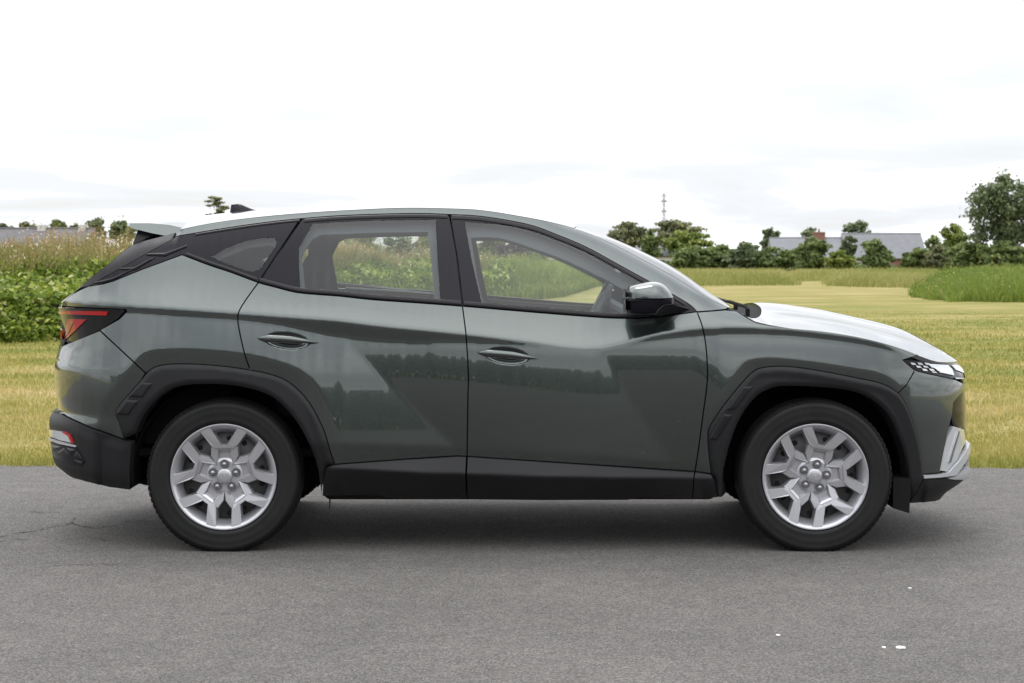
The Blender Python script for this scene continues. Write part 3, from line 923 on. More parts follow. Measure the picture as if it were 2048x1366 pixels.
# --- cladding
def clad_off(x, z, db): return 0.013 * sstep(0, 0.014, db)
ac_r = arch_r_out + [(654.6, 931.8), (646, 960)] + arch_r_in[::-1][1:-7] 
arch_r = panel('rear_arch_cladding', ac_r, M['clad'], car, off=0.002, gap=0.001, h=0.011, offf=clad_off, flange=0.07, custom=False)
ac_f = arch_f_out + [(1846, 957), (1817, 1004)] + arch_f_in[::-1] + [(1436, 994), (1430, 956)]
arch_f = panel('front_arch_cladding', ac_f, M['clad'], car, off=0.002, gap=0.001, h=0.011, offf=clad_off, flange=0.07, custom=False)
ridge = pchip(PXX([600, 654.6, 934, 1398, 1470], DS), PXZ([931, 931.8, 940.6, 953, 955], DS))
topl = pchip(PXX([600, 669, 810, 913, 934, 1146, 1389.6, 1423, 1470], DS), PXZ([930, 929, 918.5, 912, 913, 927, 942.8, 947.8, 951], DS))
def sill_off(x, z, db):
    zr = ridge(x); zt = topl(x)
    a = np.clip((zt - z) / np.maximum(zt - zr, 0.006), 0, 1) * np.minimum(0.055, (zt - zr) * 1.0 + 0.006)
    low = np.clip(zr - z, 0, 1)
    # faceted undercut that grows towards the middle of the sill
    k = 0.10 + 0.34 * sstep(0.10, 0.5, 1.05 - abs(x + 0.02))
    return a - low * k + 0.0
sl = [(669, 929), (810, 918.5), (913, 912), (933, 912.6), (933, 1000), (772, 1001), (764, 996), (644, 994), (646, 960), (654.6, 931.8)]
sr = [(935, 912.8), (1146, 927), (1389.6, 942.8), (1385, 996), (1280, 996), (1255, 1002), (935, 1000)]
sf_ = [(1390.5, 943), (1423, 947.8), (1430, 956), (1437, 994), (1386, 995)]
panel('rear_sill_cladding', sl, M['clad'], car, off=0.003, gap=0.002, h=0.010, offf=sill_off, flange=0.05, custom=False)
panel('front_sill_cladding', sr, M['clad'], car, off=0.003, gap=0.002, h=0.010, offf=sill_off, flange=0.05, custom=False)
panel('fender_sill_cladding', sf_, M['clad'], car, off=0.003, gap=0.002, h=0.010, offf=sill_off, flange=0.05, custom=False)

lb_poly = ([(112, 821), (140, 837), (181, 856), (248, 879.5), (266, 883), (262, 936), (263.5, 977), (225, 971), (181, 960), (140, 948), (120, 939)]
           + [('uz', UR_END + 0.95, 0.335), ('uz', UR_END, 0.33), ('uz', UR_END, 0.595), ('uz', UR_END + 0.9, 0.608)])
def lb_off(x, z, db): return 0.011 + 0.006 * sstep(0, 0.05, db)
lower_bumper = panel('lower_rear_bumper', lb_poly, M['clad'], car, off=0.004, gap=0.001, h=0.012, offf=lb_off, flange=0.04, custom=False)
# rear reflector, its pale strip and the faceted vent
panel('reflector', [(108, 857), (137, 862), (147, 868.5), (154, 884), (130, 879), (109, 870)], M['lens'], lower_bumper, off=0.026, gap=0.001, h=0.008, custom=False, label='white and red reflector')
panel('reflector_rim', [(137, 861), (149, 867), (157, 885), (153, 885), (146, 870), (135, 863)], M['red'], lower_bumper, off=0.028, gap=0.0003, h=0.006, custom=False)
panel('chrome_strip', [(107, 873), (130, 881), (158, 888), (161, 892), (130, 886), (107, 878)], M['skid'], lower_bumper, off=0.029, gap=0.0003, h=0.008, custom=False)
panel('vent_backing', [(112, 885), (161, 893), (178, 921), (170, 930), (140, 923), (117, 911)], M['gloss'], lower_bumper, off=0.024, gap=0.001, h=0.01, custom=False)
for q in ([(114, 888), (136, 892), (118, 903)], [(140, 892), (162, 897), (152, 908)], [(122, 906), (150, 910), (138, 893)], [(156, 910), (176, 919), (163, 899)], [(150, 914), (172, 928), (174, 921)]):
    panel('vent_facet', q, M['satin'], lower_bumper, off=0.029, gap=0.0008, h=0.006, custom=False, pillow=(0.012, 0.005))

# --- vents in the arch cladding
for q in ([(284, 764), (309, 766), (288, 795), (258, 793)], [(255, 799), (282, 800), (260, 830), (234, 827)]):
    panel('arch_vent', q, M['clad'], arch_r, off=0.0205, gap=0.001, h=0.008, custom=False, flange=0.008, pillow=(0.008, 0.005))
for q in ([(1484, 772), (1507, 772), (1470, 818), (1450, 819)], [(1446, 826), (1464, 828), (1434, 880), (1417, 877)]):
    panel('arch_vent', q, M['clad'], arch_f, off=0.0205, gap=0.001, h=0.008, custom=False, flange=0.008, pillow=(0.008, 0.005))

# --- lights
tl_poly = [(119, 614), (180, 615.5), (247, 618), (252.5, 623), (238, 638), (197, 661), (150, 680), (121, 692), (116, 688)]
tilt = lambda x, z, db: (z - 1.02) * 0.24
tail = panel('tail_light', tl_poly, M['lampblack'], car, off=-0.004, gap=0.002, h=0.01, offf=tilt, custom=False, flange=0.035)
panel('light_bar', [(119.5, 622), (222, 622.5), (217, 632), (140, 629), (119, 628)], M['red'], tail, offf=tilt, custom=False, off=0.002, gap=0.0005, h=0.008, flange=0.004)
panel('brake_lens', [(141, 638), (177, 639), (150, 661), (124, 680), (120, 676)], M['red'], tail, offf=tilt, custom=False, off=0.002, gap=0.0005, h=0.008, flange=0.004)
panel('pale_lens', [(143, 643), (152, 643), (134, 668), (126, 674)], M['redpale'], tail, offf=tilt, custom=False, off=0.0045, gap=0.0005, h=0.008, flange=0.002)
tb = [('uz', UR_END, 0.955), ('uz', UR_END + 0.5, 0.955), ('uz', UR_END + 0.8, 0.965), ('uz', UR_END + 0.82, 1.00), ('uz', UR_END, 1.0)]
panel('rear_light_bar', tb, M['red'], tailgate, off=0.004, gap=0.001, h=0.02, flange=0.006)

hl_poly = [(1806, 719.5), (1850, 721.5), (1921, 725), (1932, 735), (1934, 749), (1933, 760), (1911, 758.5), (1862, 748), (1831, 740)]
head = panel('headlight', hl_poly, M['gloss'], car, off=-0.004, gap=0.0015, h=0.008)
panel('lamp_lens', [(1852, 727), (1896, 730), (1904, 738), (1908, 751), (1886, 746)], M['lens'], head, off=0.004, gap=0.0005, h=0.006, flange=0.004, pillow=(0.01, 0.003))
panel('lamp_lens', [(1903, 730), (1922, 731), (1930, 738), (1930, 746), (1912, 740)], M['lens'], head, off=0.004, gap=0.0005, h=0.006, flange=0.004, pillow=(0.01, 0.003))
panel('chrome_bar', [(1909, 755), (1934, 755.5), (1935, 759), (1910, 758)], M['chrome'], head, off=0.004, gap=0.0002, h=0.008, flange=0.004)
for r_, (y0, y1, xs_) in enumerate([(725, 730, (1820, 1834, 1848)), (731, 736, (1831, 1845, 1859, 1872)), (737, 742, (1843, 1857, 1871, 1884)), (742.5, 746, (1862, 1876, 1889))]):
    for x in xs_:
        panel('grille_scale', [(x, y0), (x + 9, y0 + 1), (x + 13, y1), (x + 4, y1 - 0.5)], M['chrome'], head, off=0.001, gap=0.0002, h=0.006, flange=0.003, custom=False)

gr_poly = [(1931, 779), (1936, 776), ('uz', UF_END - 0.75, 0.745), ('uz', UF_END - 0.4, 0.76), ('uz', UF_END, 0.77), ('uz', UF_END, 0.47), ('uz', UF_END - 0.7, 0.47), (1935, 884), (1932, 857), (1911, 851), (1906, 832), (1908, 806)]
grille = panel('grille', gr_poly, M['gloss'], car, off=-0.012, gap=0.001, h=0.015, flange=0.01)
nb = [('uz', UF_END - 0.62, 0.765), ('uz', UF_END, 0.78), ('uz', UF_END, 0.835), ('uz', UF_END - 0.66, 0.825)]
panel('nose_panel', nb, M['gloss'], grille, off=0.0, gap=0.001, h=0.02)
lowlamp = panel('lower_lamp', [(1910, 852), (1931, 858), (1935, 884), (1918, 920), (1897, 944), (1882, 942), (1890, 905), (1898, 874)], M['lens'], car, off=-0.006, gap=0.0015, h=0.008, pillow=(0.01, 0.004))
panel('lamp_divider', [(1917, 862), (1921, 863), (1903, 925), (1897, 927)], M['chrome'], lowlamp, off=-0.001, gap=0.0003, h=0.008, flange=0.003)
skid_arm = panel('skid_arm', [(1942, 886), (1944, 894), (1930, 924), (1911, 951), (1880, 955), (1847, 957), (1846, 950.5), (1882, 948), (1897, 945), (1919, 921), (1936, 892)], M['skid'], car, off=0.008, gap=0.0005, h=0.008, flange=0.02, pillow=(0.008, 0.004))
lip = panel('front_lip', [(1932, 932), (1940, 938), (1942, 950), (1930, 958), (1905, 958), (1896, 957), (1912, 952)], M['skid'], car, off=0.012, gap=0.0005, h=0.008, flange=0.03, pillow=(0.008, 0.004))
lf_poly = [(1847, 958), (1905, 957), (1930, 958), (1941, 952), ('uz', UF_END - 0.7, 0.30), ('uz', UF_END, 0.30), ('uz', UF_END, 0.215), ('uz', UF_END - 0.8, 0.225), (1900, 989), (1868, 1002), (1818, 1006)]
panel('lower_front_bumper', lf_poly, M['clad'], car, off=0.004, gap=0.001, h=0.012, flange=0.05, custom=False)
cb = [('uz', UF_END - 0.72, 0.31), ('uz', UF_END, 0.31), ('uz', UF_END, 0.455), ('uz', UF_END - 0.70, 0.455)]
panel('front_skid_plate', cb, M['skid'], car, off=-0.002, gap=0.001, h=0.02)

# --- window surrounds and glass
rear_glass_px = [(626, 447.4), (690, 443.2), (744.5, 441), (820, 439.6), (871, 439.5), (873.7, 505), (880, 600), (780, 592), (700, 584), (601, 577), (599, 535), (598, 495)]
front_glass_px = [(930, 444)] + crv([(930, 444), (997, 448.5), (1056, 460), (1114, 479), (1173, 501), (1231.6, 529), (1290, 561)], 3)[1:] + [(1272, 590), (1268, 633), (1231.6, 630), (1160, 625), (1085, 619.5), (964, 606.5), (945, 525)]
quarter_glass_px = crv([(424, 513), (455, 496), (490, 482.5), (537, 475.5), (551, 479), (550, 493), (535, 515), (519.5, 537), (502, 542.6), (475, 534), (446, 523.6), (424, 513)], 2)[:-1]
fr_r = [(603, 440)] + cut(trim_out, 606, 896)[0:] + [(898.7, 433), (913, 513), (924, 611)] + cut(belt, 518.5, 923)[::-1]
fr_f = [(900.5, 430)] + cut(trim_out, 904, 1393) + cut(belt, 927, 1393)[::-1] + [(915, 513)]
fr_q = ([(349, 475)] + cut(trim_out, 352, 600) + [(516.6, 563)] + cut(belt, 364, 516)[::-1] + [(285, 538), (226.5, 561.7), (206, 567.5), (177.5, 572), (345, 477.5)])
rear_frame = panel('window_frame', fr_r, M['gloss'], rear_door, off=-0.001, gap=0.0015, holes=[rear_glass_px], h=0.012)
front_frame = panel('window_frame', fr_f, M['gloss'], front_door, off=-0.001, gap=0.0015, holes=[front_glass_px], h=0.012)
q_garnish = panel('pillar_garnish', fr_q, M['gloss'], quarter, off=-0.001, gap=0.0015, holes=[quarter_glass_px], h=0.012)
panel('window_glass', rear_glass_px, M['glass'], rear_door, off=-0.0025, gap=-0.004, h=0.02, flange=0)
panel('window_glass', front_glass_px, M['glass'], front_door, off=-0.0025, gap=-0.004, h=0.02, flange=0)
panel('quarter_glass', quarter_glass_px, M['glass'], quarter, off=-0.0018, gap=-0.004, h=0.02, flange=0)
def strip(c, w, lo=0.0):
    a = list(c); return [(x, y - lo) for x, y in a] + [(x, y - w) for x, y in a[::-1]]
panel('belt_moulding', strip(cut(belt, 519, 923), 10, 1), M['satin'], rear_door, off=0.006, gap=0.0004, h=0.0055, flange=0.008, pillow=(0.007, 0.003), custom=False)
panel('belt_moulding', strip(cut(belt, 927, 1300), 10, 1), M['satin'], front_door, off=0.006, gap=0.0004, h=0.0055, flange=0.008, pillow=(0.007, 0.003), custom=False)
panel('belt_moulding', strip(cut(belt, 372, 515), 8, 1), M['satin'], quarter, off=0.005, gap=0.0004, h=0.0055, flange=0.008, pillow=(0.007, 0.003), custom=False)
def tstrip(x0, x1, lo, hi):
    a = cut(trim_out, x0, x1); return [(x, y + lo) for x, y in a] + [(x, y + hi) for x, y in a[::-1]]
panel('roof_channel', tstrip(608, 896, 1.5, 9), M['satin'], rear_door, off=0.004, gap=0.0003, h=0.005, flange=0.006, pillow=(0.006, 0.003), custom=False)
panel('roof_channel', tstrip(904, 1372, 1.5, 10), M['satin'], front_door, off=0.004, gap=0.0003, h=0.005, flange=0.006, pillow=(0.006, 0.003), custom=False)
panel('roof_channel', tstrip(390, 600, 1.5, 6), M['satin'], quarter, off=0.004, gap=0.0003, h=0.005, flange=0.006, pillow=(0.006, 0.003), custom=False)
# fins on the rear pillar
for q in ([(373, 490), (375, 494), (330, 513), (292, 511), (294, 507), (330, 506)], [(312, 515), (270, 541), (238, 540), (240, 536), (268, 535), (300, 517)],
          [(300, 523), (232, 558), (208, 566), (188, 568), (190, 564), (225, 556), (285, 528)]):
    panel('pillar_fin', q, M['satin'], q_garnish, off=0.008, gap=0.0003, h=0.008, flange=0.01, pillow=(0.01, 0.006), custom=False)
tg_side = [(345, 478), (177, 572.5), (161, 576)] + edge(-2.045, -1.56, 30, -0.001)
panel('tailgate_garnish', tg_side, M['satin'], tailgate, off=-0.001, gap=0.002, h=0.012)

# ================================================================== CAR: top surface (bonnet, screen, roof, rear glass)
zT_f = pchip([-2.20, -2.17, -2.108, -1.979, -1.866, -1.768, -1.70, -1.563, -1.449, -1.233, -1.135, -0.812, -0.548, -0.23, -0.066, 0.149, 0.328, 0.472, 0.615, 0.795, 0.937, 1.045, 1.075,
              1.12, 1.16, 1.2035, 1.4946, 1.7025, 1.91, 2.013, 2.117, 2.16, 2.2],
             [1.125, 1.134, 1.19, 1.288, 1.3715, 1.445, 1.495, 1.545, 1.560, 1.579, 1.585, 1.599, 1.609, 1.614, 1.604, 1.559, 1.496, 1.450, 1.389, 1.297, 1.197, 1.122, 1.105,
              1.092, 1.100, 1.1127, 1.082, 1.040, 0.988, 0.9464, 0.890, 0.862, 0.842])
def ye_f(x):
    x = np.asarray(x, float); z = ze_f(x)
    u = np.array([x_to_u(float(a), float(b)) for a, b in zip(x.ravel(), z.ravel())]).reshape(x.shape)
    return -PN(u, z)[0][..., 1]
_yx = np.linspace(-2.185, 2.158, 400); _yy = ye_f(_yx)
def top_z(x, v):
    zT = zT_f(x); ze = ze_f(x)
    p = 2.1 - 0.5 * sstep(1.0, 1.3, x)
    z = zT - (zT - ze) * np.abs(v) ** p
    # two long creases that lift the middle of the bonnet
    w = sstep(1.1, 1.35, x) * sstep(2.15, 1.9, x)
    z = z + w * 0.015 * (sstep(0.62, 0.52, np.abs(v)) - 0.5)
    return z
def top_patch(name, mat, x0, x1, parent, n=70, m=60, dz=0.0, v0=-1.0, v1=1.0, thick=0.0, label=None):
    """x0, x1: functions of v giving the two ends"""
    v = np.linspace(v0, v1, m)
    s = np.linspace(0, 1, n)
    X = np.array([[x0(b) + (x1(b) - x0(b)) * a for b in v] for a in s]); Vv = np.tile(v, (n, 1))
    Y = Vv * np.interp(X, _yx, _yy); Z = top_z(X, Vv) + dz
    V = np.stack([X, Y, Z], -1).reshape(-1, 3)
    i, j = np.meshgrid(np.arange(n - 1), np.arange(m - 1), indexing='ij'); a = (i * m + j).ravel()
    F = [tuple(int(q) for q in f) for f in np.stack([a, a + m, a + m + 1, a + 1], -1)]
    if X[-1].mean() < X[0].mean(): F = [f[::-1] for f in F]
    if thick:
        k = len(V)
        rim = [r for r in range(m)] + [r * m + m - 1 for r in range(1, n)] + [(n - 1) * m + r for r in range(m - 2, -1, -1)] + [r * m for r in range(n - 2, 0, -1)]
        V = np.vstack([V, V[rim], V[rim] - [0, 0, thick]])
        L = len(rim)
        F = F + [(k + q, k + L + q, k + L + (q + 1) % L, k + (q + 1) % L) for q in range(L)]
    me = mesh_np(name, V, F, True)
    o = obj(name, me, mat, parent)
    if label: o['label'] = label
    return o
hood = top_patch('bonnet', M['paint'], lambda v: 1.205 - 0.165 * abs(v) ** 3.2, lambda v: 2.152, car, 110, 80, thick=0.02)
screen = top_patch('windscreen', M['screen'], lambda v: 0.325 - 0.03 * v * v, lambda v: 1.075 - 0.09 * v * v, car, 60, 50, dz=-0.003, v0=-0.965, v1=0.965)
for sgn in (-1, 1):
    top_patch('screen_edge', M['gloss'], lambda v: 0.30, lambda v: 0.985, car, 50, 5, dz=-0.004, v0=0.955 * sgn, v1=1.0 * sgn)
top_patch('screen_border', M['gloss'], lambda v: 0.312 - 0.03 * v * v, lambda v: 0.345 - 0.03 * v * v, screen, 6, 40, dz=-0.006, v0=-0.97, v1=0.97)
cowl = top_patch('cowl', M['dark'], lambda v: 1.072 - 0.09 * v * v, lambda v: 1.21 - 0.165 * abs(v) ** 3.2, car, 14, 50, dz=-0.012)
roof = top_patch('roof', M['paint'], lambda v: -1.53, lambda v: 0.318 - 0.03 * v * v, car, 90, 60, thick=0.012)
rear_glass = top_patch('rear_window', M['glass_dark'], lambda v: -1.66, lambda v: -2.10, car, 40, 40, dz=-0.002)
top_patch('tailgate_top', M['paint'], lambda v: -2.102, lambda v: -2.183, tailgate[0], 14, 40)

# wipers on the cowl
for (xa, ya, xb, yb) in ((1.10, -0.62, 1.055, 0.02), (1.12, 0.02, 1.06, 0.60)):
    p0 = (xa, ya, 1.10); p1 = (xb, (ya + yb) / 2, 1.130); p2 = (xb - .01, yb, 1.122)
    MB().tube([(xa, ya, 1.06), (xa, ya, 1.100), (xa - .005, ya + .02, 1.112), p1, p2], [.010, .011, .008, .007, .006], 7).build('wiper', M['dark'], car, angle=40)

# spoiler
def build_spoiler():
    rings = []
    for v in np.linspace(-1, 1, 41):
        a = abs(v); c = 1 - a ** 2.2; y = v * (0.615 + 0.0)
        x1 = -1.515 + 0.005 * a; z1 = float(top_z(np.array(-1.53), np.array(a * 0.985))) - 0.001
        xe = -1.62 + 0.045 * a; 
        pf = (x1, y, z1)
        end = a ** 6
        tipx, tipz = -1.800 - 0.055 * c, 1.504 + 0.022 * c
        if a > 0.999: tipx += 0.01
        pm = ((x1 + tipx) / 2, y, (z1 + tipz) / 2 + 0.014 * (1 - 0.6 * a))
        rings.append([pf, ((2 * x1 + tipx) / 3, y, (2 * z1 + tipz) / 3 + 0.012), ((x1 + 2 * tipx) / 3, y, (z1 + 2 * tipz) / 3 + 0.010), (tipx, y, tipz), (tipx + 0.004, y, tipz - 0.014),
                      (tipx + 0.022, y, tipz - 0.026), ((tipx - 1.57) / 2, y, (tipz + 1.437 + .04 * c) / 2 - 0.014), (-1.575, y, 1.437 + 0.04 * c)])
    rings = [[(p[0], p[1] * ((1 - 0.04 * (abs(p[1]) / .615) ** 5) if k < 4 else (1 + 0.02 * (abs(p[1]) / .615) ** 5)), p[2]) for k, p in enumerate(r_)] for r_ in rings]
    return MB().loft(rings).build('spoiler', M['paint'], car, angle=32)
spoiler = build_spoiler()
_fl = [(-1.56, 1.40), (-1.56, 1.452), (-1.66, 1.472), (-1.752, 1.480), (-1.762, 1.44), (-1.775, 1.39), (-1.70, 1.36)]
MB().loft([[(x, y * (1.0 if z > 1.42 else 1.06), z) for x, z in _fl] for y in (-0.585, -0.575, 0.575, 0.585)]).build('spoiler_support', M['satin'], car)
panel('spoiler_base', [(328, 470), (388, 464), (388, 498), (328, 507)], M['dark'], car, off=-0.014, gap=0, h=0.02, flange=0, custom=False)

# shark-fin antenna
def build_fin():
    # outline in x,z at the roof centreline
    base_z = lambda x: float(zT_f(x)) - 0.004
    rings = []
    for t, w in ((0.0, 0.030), (0.35, 0.022), (0.7, 0.013), (1.0, 0.004)):
        x0 = -1.412 + 0.008 * t; x1 = -1.255 - 0.105 * t ** 0.8
        zt = 0.046 * t
        ring = []
        for k in range(16):
            a = 2 * math.pi * k / 16
            cx = (x0 + x1) / 2; rx = (x1 - x0) / 2
            x = cx + rx * math.cos(a)
            ring.append((x, w * math.sin(a), base_z(x) + zt))
        rings.append(ring)
    MB().loft(rings).build('antenna_fin', M['gloss'], roof, angle=50)
build_fin()

# headliner / cabin roof lining
def lining():
    xs = np.linspace(-1.6, 0.30, 30); vs = np.linspace(-0.97, 0.97, 24)
    V = [(x, v * float(np.interp(x, _yx, _yy)), float(top_z(np.array(x), np.array(v))) - 0.045) for x in xs for v in vs]
    m = len(vs)
    F = [(i * m + j, i * m + j + 1, (i + 1) * m + j + 1, (i + 1) * m + j) for i in range(len(xs) - 1) for j in range(m - 1)]
    obj('headliner', mesh_np('headliner', V, F, True), M['headliner'], car)
lining()

# inner trim with window openings (both sides)
ih_r = [(622, 466), (640, 457), (740, 453), (856, 451), (862, 500), (869, 596), (760, 590), (650, 584), (610, 580), (602, 502)]
ih_f = crv([(943, 463), (1000, 463), (1066, 484), (1120, 503), (1172, 527), (1225, 556), (1262, 578)], 2) + [(1262, 624), (1160, 618), (1060, 612), (968, 604), (953, 530)]
ih_q = [(430, 512), (490, 485), (536, 478), (548, 483), (546, 496), (518, 536), (502, 540), (446, 522)]
it_poly = ([(300, 560), (330, 500), (380, 473), (520, 449), (700, 433), (900, 431), (1000, 437), (1110, 470), (1230, 528), (1330, 582), (1380, 625), (1370, 760), (1250, 860), (700, 860), (640, 740), (500, 700), (330, 700)])
trim_in = panel('inner_trim', it_poly, M['trim'], car, off=-0.055, gap=0, holes=[ih_r, ih_f, ih_q], h=0.02, flange=0.012, custom=False)
ws = [(628, 577), (760, 585), (862, 593), (862, 599), (760, 591), (628, 583)]
panel('sill_strip', ws, M['headliner'], trim_in, off=-0.05, gap=0, h=0.01, flange=0.02, custom=False)

# --- door handles
def handle(px0, py0, px1, py1, parent):
    """blade-shaped pull bar plus the scooped cup behind it; ends given in photo pixels"""
    for side, sgn in ((0, 1), (1, -1)):
        a = np.array(PN(*to_uz(px0, py0))[0]); b = np.array(PN(*to_uz(px1, py1))[0])
        mb = MB(); rings = []
        for t in np.linspace(0, 1, 25):
            w = 0.0200 * min(1.0, (t / 0.16 + 0.02) ** 0.6, ((1 - t) / 0.42 + 0.04) ** 0.75)
            up = 1.35 if t < 0.6 else 1.0
            c = a + (b - a) * t
            sag = 0.005 * math.sin(math.pi * t)
            pr = 0.004 + 0.022 * min(1, math.sin(math.pi * t) * 1.6)
            ring = []
            for k in range(12):
                q = 2 * math.pi * k / 12
                ring.append((c[0], sgn * (c[1] - pr - 0.011 * math.cos(q) * (0.3 + w / 0.0200)), c[2] + sag + w * math.sin(q) * 0.82))
            rings.append(ring if sgn > 0 else ring[::-1])
        mb.loft(rings).build('door_handle', M['paint'], parent[side], angle=60)
    # cup
    panel('handle_cup', cup_px(px0, py0, px1, py1), M['paint'], parent, off=0.0, gap=-0.004, h=0.005, flange=0, custom=False, offf=lambda x, z, db: -0.024 * sstep(0.002, 0.034, db))
handle(*HND_R, rear_door)
handle(*HND_F, front_door)

# --- door mirror
def mirror(parent):
    for side, sgn in ((0, 1), (1, -1)):
        root = empty('door_mirror', parent=car)
        # outline of the shell in the side view, at about y=-1.02
        d = 8.40
        def W(px, py, dy=0.0): return ((px - CX) * d / FPX, (-1.0 + dy) * sgn, CAMZ - (py - HY) * d / FPX)
        def shell(outl, y_in, y_out, nm, mat, bulge=0.55, pivot=None):
            P = np.array([W(*p) for p in outl]); c = P.mean(0)
            if pivot is not None: c[2] = W(1300, pivot)[2]
            rings = []
            ycs = np.linspace(0, 1, 9)
            for t in ycs:
                s = 1.0 if t < 0.35 else math.sqrt(max(0.0, 1 - ((t - 0.35) / 0.65) ** 2)) ** bulge
                y = y_in + (y_out - y_in) * t
                sc = max(s, 0.28)
                rings.append([(c[0] + (p[0] - c[0]) * sc, y * sgn, c[2] + (p[2] - c[2]) * sc) for p in P])
            if sgn < 0: rings = [r[::-1] for r in rings]
            return MB().loft(rings[::-1] if False else rings).build(nm, mat, root, angle=55)
        cap = crv([(1249, 594), (1252, 581), (1262, 571.5), (1285, 566.5), (1306, 563.5), (1322, 566), (1334, 574), (1343, 585), (1348, 595)], 3)
        shell(cap, -0.905, -1.075, 'mirror_cap', M['paint'], 0.7, 596)
        low = [(1247, 597), (1349, 596.5), (1350, 609), (1330, 612), (1318, 622), (1312, 631), (1285, 632), (1258, 631), (1251, 616)]
        shell(low, -0.905, -1.066, 'mirror_housing', M['gloss'], 0.5, 600)
        st = [(1248, 597.3), (1326, 597.3), (1326, 601.5), (1248, 602)]
        shell(st, -0.92, -1.070, 'turn_signal', M['satin'], 0.4)
        # foot that reaches back to the door corner
        f0 = [W(1296, 614), W(1352, 608), W(1352, 611), W(1312, 632)]
        f1 = [((1340 - CX) * 8.55 / FPX, -0.845 * sgn, CAMZ - (608 - HY) * 8.55 / FPX), ((1386 - CX) * 8.55 / FPX, -0.845 * sgn, CAMZ - (615 - HY) * 8.55 / FPX),
              ((1388 - CX) * 8.55 / FPX, -0.845 * sgn, CAMZ - (621 - HY) * 8.55 / FPX), ((1330 - CX) * 8.55 / FPX, -0.845 * sgn, CAMZ - (632 - HY) * 8.55 / FPX)]
        f0 = [(p[0], -0.93 * sgn, p[2]) for p in f0]
        MB().loft([f0, f1] if sgn < 0 else [f0[::-1], f1[::-1]]).build('mirror_foot', M['satin'], root)
        gl = [W(1250, 600), W(1250, 628)]
        MB().box(gl[0][0] - 0.004, gl[0][0], min(-1.05 * sgn, -0.92 * sgn), max(-1.05 * sgn, -0.92 * sgn), gl[1][2] + .01, gl[0][2] + .05).build('mirror_glass', M['chrome'], root)
mirror(car)

